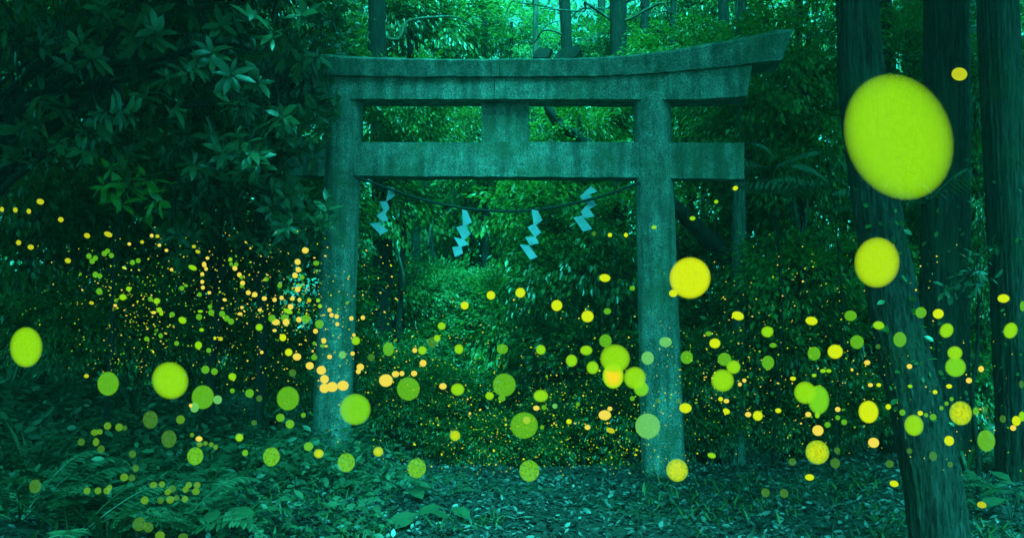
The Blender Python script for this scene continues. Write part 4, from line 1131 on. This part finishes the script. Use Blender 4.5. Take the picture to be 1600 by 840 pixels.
SMALL = """169 366 7 4 O 25;136 368 5 4 O 25;106 407 5 4 O 25;95 343 4.5 4 O 25;63 315 6 4.5 O 15;45 330 3.5 4 O;24 328 3.5 4 O;3 327 3 4 O;29 379 4 4 O;48 386 5 4 O
139 400 4.5 4.5 G;149 403 4.2 4.2 G;144 408 4.5 4.5 G;163 396 4.5 4.5 G;168 392 4 4 G;174 399 4.2 4.2 G;149 429 4.5 5 G;156 431 4 4 G;155 455 5 5.5 G;201 451 4.5 4 L;192 464 6 5.2 L;181 469 3 3 G;207 410 4.2 4.2 G;216 407 4 4 G;235 467 4 4 G;245 470 5.5 5 L;284 450 4 4 G;301 418 7.5 4.2 L 25;309 393 4 2.6 O 20
249 484 4.5 4.5 L;252 490 3.5 3 L;240 488 4 2.5 A;269 491 4.5 4.2 G;285 500 7 5.5 L 35;311 495 5 5 G;330 488 5 5 G;328 479 3.6 3.6 G;313 486 4.5 2.4 L;315 515 4 3 L;229 529 4.2 3.8 G;251 524 3.5 4 G;276 536 4 4 G;310 539 6 6.5 L;326 547 4 4 G;244 516 3 3 D;324 403 3 2.6 A;319 413 3.5 4.5 A;322 420 3 3 A;316 428 3.2 3.2 A;316 440 3.2 3.2 A;317 449 3.2 3.2 A;327 457 3.2 2.6 A;312 460 3.5 3.5 G;303 385 3.2 2.6 O;237 368 3 3 A;246 369 3.2 2.8 O;249 383 3 2.6 A;260 391 3 2.6 A;202 381 3 2.6 A;222 378 3 2.8 O;268 421 3 2.6 A;180 477 3 2.6 A;143 473 4 2.6 O 15
477 391 5.5 4.8 A;465 409 4.8 4.8 A;466 421 4.4 4.4 A;461 430 4.5 4.5 A;472 433 4 4 G;465 452 4.5 4.5 A;466 445 3 3 G;360 405 3.5 3.2 L;361 412 3 3 G;369 413 3.5 3.5 G;367 419 4 3.8 A;374 429 3.8 3.8 A;377 433 3.2 3.2 G;379 442 4 4 A;378 447 3.5 3 G;388 457 4 3.8 A;398 460 4.5 4.2 A;413 466 4.2 3.6 A;429 468 3.6 3.6 A;416 436 4 3.6 G;437 446 4 4 G;440 465 3.5 3.5 A;457 466 3.5 3.5 A;468 468 3.2 3.2 A;454 479 4.5 4.5 A;450 486 8 4.2 L 22;425 497 6 6 G;431 503 6.5 5 A;445 496 6.5 5.5 G;447 503 5.5 5.5 A;467 499 4.5 4.5 A;478 498 7 7 G;499 506 7 7 G;347 490 5 5 G;354 497 5 5 G;361 502 5 5 G;405 511 6 5.8 L;442 527 5.5 5.8 Y;451 550 6 6 Y;464 557 6.8 5.8 A;491 558 5 4.5 G;515 557 4 3.6 A;535 554 5.8 6 P;551 552 3.6 3.4 A;556 532 7 7 L;553 523 2.8 2.8 A;506 532 4 4.4 A;504 540 4 2.8 G;491 536 3 3 G;493 517 4 4 A;549 497 3.6 3.6 A;567 496 3.6 3.6 A;515 484 3.6 3.6 A;518 492 3.6 3.6 A;526 494 3.6 3.6 A;527 506 3.2 3.2 A;500 478 3.5 3.5 L;497 469 3.5 3.2 L;483 469 3.5 3.2 O;406 484 3.5 2.6 A;345 529 3.2 3.2 O;429 516 3.5 2.6 A;375 490 4 2.6 A;378 480 2.8 2.6 A;351 468 3.5 2.6 A 20;409 550 2.8 2.8 A;494 411 5 4 G;484 571 6.5 6 A;502 578 7.5 7 A;507 606 8 7.5 A;507 592 7 7 A;563 573 6 5.5 A;560 580 4 4 A;618 584 6 5 A;628 583 4 4 A;647 583 5 4.5 A;580 558 6 6 D;648 547 4 4 A
660 547 7 7 L;683 528 5.5 5.5 L;690 509 6.5 6.2 L;661 567 5.5 5.5 A;717 545 7.5 8 L;692 603 6 5 A;765 618 7 6.5 L;784 622 6 5 G;845 546 8 8 L;591 705 8 7.8 N;498 708 8 7.2 N;482 697 7.5 7 M;453 662 7 7 M;438 652 7 6.5 G;474 648 4 4 G;457 582 6 6 D;405 622 5 5 D;390 614 7 7 G;321 577 6.5 6.5 G;335 580 5.5 5.5 G;363 588 6.5 6 L;282 655 7 7 G;298 633 3 3 A;363 610 4 4 G
949 486 6 5 G;988 450 4.5 4 G;1052 458 7 6 Y;1022 355 4.5 3.2 L;953 367 3.5 3.5 Y;978 367 3.5 3.5 Y;928 365 3.5 3.5 D;1107 521 5 4 G;838 637 5 4 A;954 672 7 4 O 20;918 667 4.5 4.2 A;889 658 4.5 4.2 Y;953 638 4 3.5 A;1135 642 6 4.5 Y 30;1126 623 4 3.6 Y;1135 626 4.5 3.5 A;1169 647 5 4.2 A;1112 711 7 4.5 L 15;1156 600 3.2 3.2 A;1163 594 3.4 3.2 A;867 634 4 4 P;988 622 4 4 G;1028 626 4 4 D;1060 626 4 4 D;1149 294 4.5 3.6 Y -20;1119 315 3.6 3.2 L;1082 341 5 3.6 L;850 636 4 4 G;903 631 3.4 3.4 G;847 667 3.5 3.5 G
1208 539 6 4 G;1239 591 5 3.5 Y;1286 579 5 3.4 L;1295 579 4.5 3.2 L;1272 586 4 3 L;1216 641 5 4 Y;1263 647 5 4.2 A;1277 648 4 5 L;1293 663 5 4.5 G;1309 639 4.5 4 A;1309 652 4 4 G;1319 659 5 4.5 G;1308 703 5 5 D;1238 721 6 6 D;1355 566 5 4 A;1360 601 4.2 3.2 A;1373 601 4 3.2 Y;1372 541 4 4 D;1388 635 4.5 4.5 Y;1410 644 5 5 G;1438 645 4.5 4 Y;1447 648 3.5 3.5 G;1458 651 5.5 5.2 G;1422 603 4 3 L;1421 572 4.5 4 A;1483 603 5 3.6 Y;1461 612 4 3.4 Y;1471 637 3.4 3.4 G;1479 630 3.4 3.4 G;1487 623 3.4 3.4 G;1470 647 3 3 G;1514 594 5 4.5 A;1533 576 4.5 4.8 A;1525 642 5 6.5 G;1538 639 5 5.5 D;1567 654 5 6 D;1583 668 5 4.5 A;1597 650 5 8 L;1397 755 7.5 5.2 Y 10;1265 745 7.5 5.2 Y;1534 788 7.5 5 O 10;1421 704 4.5 4.5 D;1485 725 4.5 4.5 D;1458 712 6.5 7.5 D;1390 724 7 6 D;1305 723 8 8 D;1196 769 7 7 D;1225 770 7 7 D;1598 478 4 8 G;1551 465 2.4 2.4 L;1596 600 3.5 6 D;1010 781 3 3 L;1045 795 3 3 D
168 665 6 6 M;186 667 6.2 6.2 G;148 675 6.5 5 L;156 674 4.5 4.5 L;150 690 5 6.5 L;158 701 6 6 D;127 690 6 6 D;195 668 4 4 D;207 709 6 6 D;136 766 5.5 5.5 M;153 766 5.5 5.5 M;167 766 5.5 5.5 L;171 761 4.5 4.5 G;194 745 6.5 6.2 G;206 746 5.5 5.5 D;212 731 5 6 D;226 781 6.5 6.2 G;253 756 5 5 G;240 757 6 5 G;266 780 6.5 6 G;289 779 5 5 M;276 777 4.5 4.5 D;295 757 5 5 L;308 757 5.5 5 L;306 767 6.5 5.5 L;290 764 5 5 G;269 763 6 6 D;262 768 5 5 G;251 781 5.5 5.5 D;232 823 8 8 D;250 836 8 7 G;286 838 8 6 D;300 679 3.6 3.6 L;311 685 5.5 4.2 A;312 694 5 4 L;321 692 3.6 3.6 G;330 694 3.8 3.8 G;337 698 3.8 4 G;374 683 6.5 6.5 L;383 707 5 5 M;397 660 4.5 4.5 D;188 619 3.2 3.2 O;195 632 3.2 3.2 O;197 647 3.2 3.2 G;202 666 3 3 L;203 675 3.2 3.2 G;215 696 3.2 3 A;135 587 4 3 O;146 760 3 3 D"""
ZONES = [
 (lambda x, y: y < 420 and x < 130, 'the dark thicket at the upper far left'), (lambda x, y: y < 560 and x < 345, 'the swarm in the dark over the left bank'),
 (lambda x, y: y < 600 and x < 480, 'the dense swarm left of the left pillar'), (lambda x, y: x < 345, 'the ferns of the left bank'),
 (lambda x, y: x < 480, 'the ferns near the left pillar\'s foot'), (lambda x, y: x < 580, 'the left torii pillar'),
 (lambda x, y: x < 1000 and y < 420, 'the streamer on the right, high in the gate'), (lambda x, y: x < 760, 'the left half of the gate opening'),
 (lambda x, y: x < 1000, 'the right half of the gate opening'), (lambda x, y: x < 1070, 'the right torii pillar'),
 (lambda x, y: y < 420, 'the slim tree, high up'), (lambda x, y: x < 1200, 'the slim tree trunk near the ground'),
 (lambda x, y: x < 1345 and y > 690, 'the litter left of the leaning cedar'), (lambda x, y: x < 1345, 'the thicket left of the leaning cedar'), (lambda x, y: x < 1465, 'the leaning cedar trunk'), (lambda x, y: True, 'the right-hand cedar trunks')]
HUE = {'R': 'faint green', 'L': 'lime', 'Y': 'yellow', 'G': 'green', 'A': 'amber', 'O': 'olive-yellow', 'P': 'pale green', 'M': 'mottled green', 'N': 'mottled yellow-green', 'D': 'dim', 'T': 'soft'}
rf = random.Random(3)
cnt = len(BIGF)
for row in SMALL.replace('\n', ';').split(';'):
    q = row.split()
    x, y, rx, ry = map(float, q[:4]); g = q[4]; tl = float(q[5]) if len(q) > 5 else 0.0
    if cnt >= 300 and min(rx, ry) < 3.3 and max(rx, ry) < 4.0: continue
    cnt += 1
    if x < 345 and y > 650 and g in 'LGM': g = 'R'
    zone = next(nm for f, nm in ZONES if f(x, y))
    lab = 'small %s firefly light by %s' % (HUE[g], zone)
    firefly(x, y, rx, ry, rf.uniform(4.5, 5.2), g, lab, lab[6:].replace('firefly light', 'firefly lights'), tl)

def sparks():
    rg = np.random.default_rng(21)
    C = [(180, 460, 70, 50, 170, 0), (320, 450, 95, 55, 280, 1), (430, 470, 70, 50, 260, 2), (500, 500, 50, 60, 170, 2), (220, 500, 25, 30, 110, 1), (170, 560, 25, 16, 40, 0),
         (380, 560, 60, 30, 90, 1), (640, 640, 70, 50, 110, 3), (760, 660, 80, 48, 240, 3), (850, 690, 80, 32, 240, 3), (930, 665, 55, 60, 200, 3), (700, 590, 100, 50, 110, 3), (880, 590, 90, 45, 110, 3), (960, 705, 40, 20, 70, 3), (1000, 690, 40, 25, 40, 3),
         (620, 520, 60, 50, 70, 1), (800, 560, 130, 70, 110, 3), (1090, 580, 60, 60, 80, 1), (1180, 560, 70, 60, 90, 1), (1240, 450, 70, 30, 70, 2), (1300, 590, 80, 50, 170, 1), (1130, 600, 70, 50, 110, 1), (1180, 660, 80, 30, 50, 3), (1430, 440, 40, 40, 25, 2), (1440, 620, 90, 60, 50, 1), (560, 410, 50, 20, 14, 2), (760, 725, 90, 14, 40, 3), (1550, 690, 40, 40, 24, 1)]
    base = np.array([(0, 0, 1), (0, 0, -1)] + [(math.sin(p) * math.cos(a), math.sin(p) * math.sin(a), math.cos(p)) for p in (0.9, 2.24) for a in np.linspace(0, 2 * math.pi, 6, endpoint=False)])
    tri = [(0, 2 + j, 2 + (j + 1) % 6) for j in range(6)] + [(2 + j, 8 + j, 8 + (j + 1) % 6) for j in range(6)] + [(2 + j, 8 + (j + 1) % 6, 2 + (j + 1) % 6) for j in range(6)] + [(1, 8 + (j + 1) % 6, 8 + j) for j in range(6)]
    tri = np.array(tri)
    Vs, Fs, mi = [], [], []
    o = 0
    for cx, cy_, sx, sy, n, pal in C:
        x = rg.normal(cx, sx, n); y = rg.normal(cy_, sy, n)
        for k in range(int(n * 0.8)):
            if y[k] > 742 or y[k] < 352 + 25 * rg.normal(): continue
            d = rg.uniform(5.0, 6.2) if x[k] > 1330 or y[k] > 640 else rg.uniform(5.4, 7.2)
            r = rg.gamma(3.0, 0.33) * 0.58 + 0.38
            el = rg.uniform(1.0, 2.3) if rg.uniform() < 0.6 else 1.0
            a = rg.normal(0.25, 0.45)
            B = base * np.array([r * el ** 0.6, r, r / el ** 0.4]) / FPX * d
            ca, sa = math.cos(a), math.sin(a)
            B = np.stack([B[:, 0] * ca + B[:, 2] * sa, B[:, 1], -B[:, 0] * sa + B[:, 2] * ca], -1)
            Vs.append(B + W(x[k], y[k], d)); Fs.append(tri + o); o += len(base)
            m = rg.choice(4, p=[(0.5, 0.3, 0.12, 0.08), (0.36, 0.28, 0.30, 0.06), (0.2, 0.18, 0.56, 0.06), (0.5, 0.32, 0.12, 0.06)][pal])
            mi += [m] * len(tri)
    me = make_mesh('firefly_sparks', np.vstack(Vs), np.vstack(Fs), [G['G'], G['Y'], G['A'], G['L']], True, mi)
    tag(link('firefly_sparks', me), 'countless tiny firefly sparks drifting through the forest', None, None, 'stuff')
sparks()
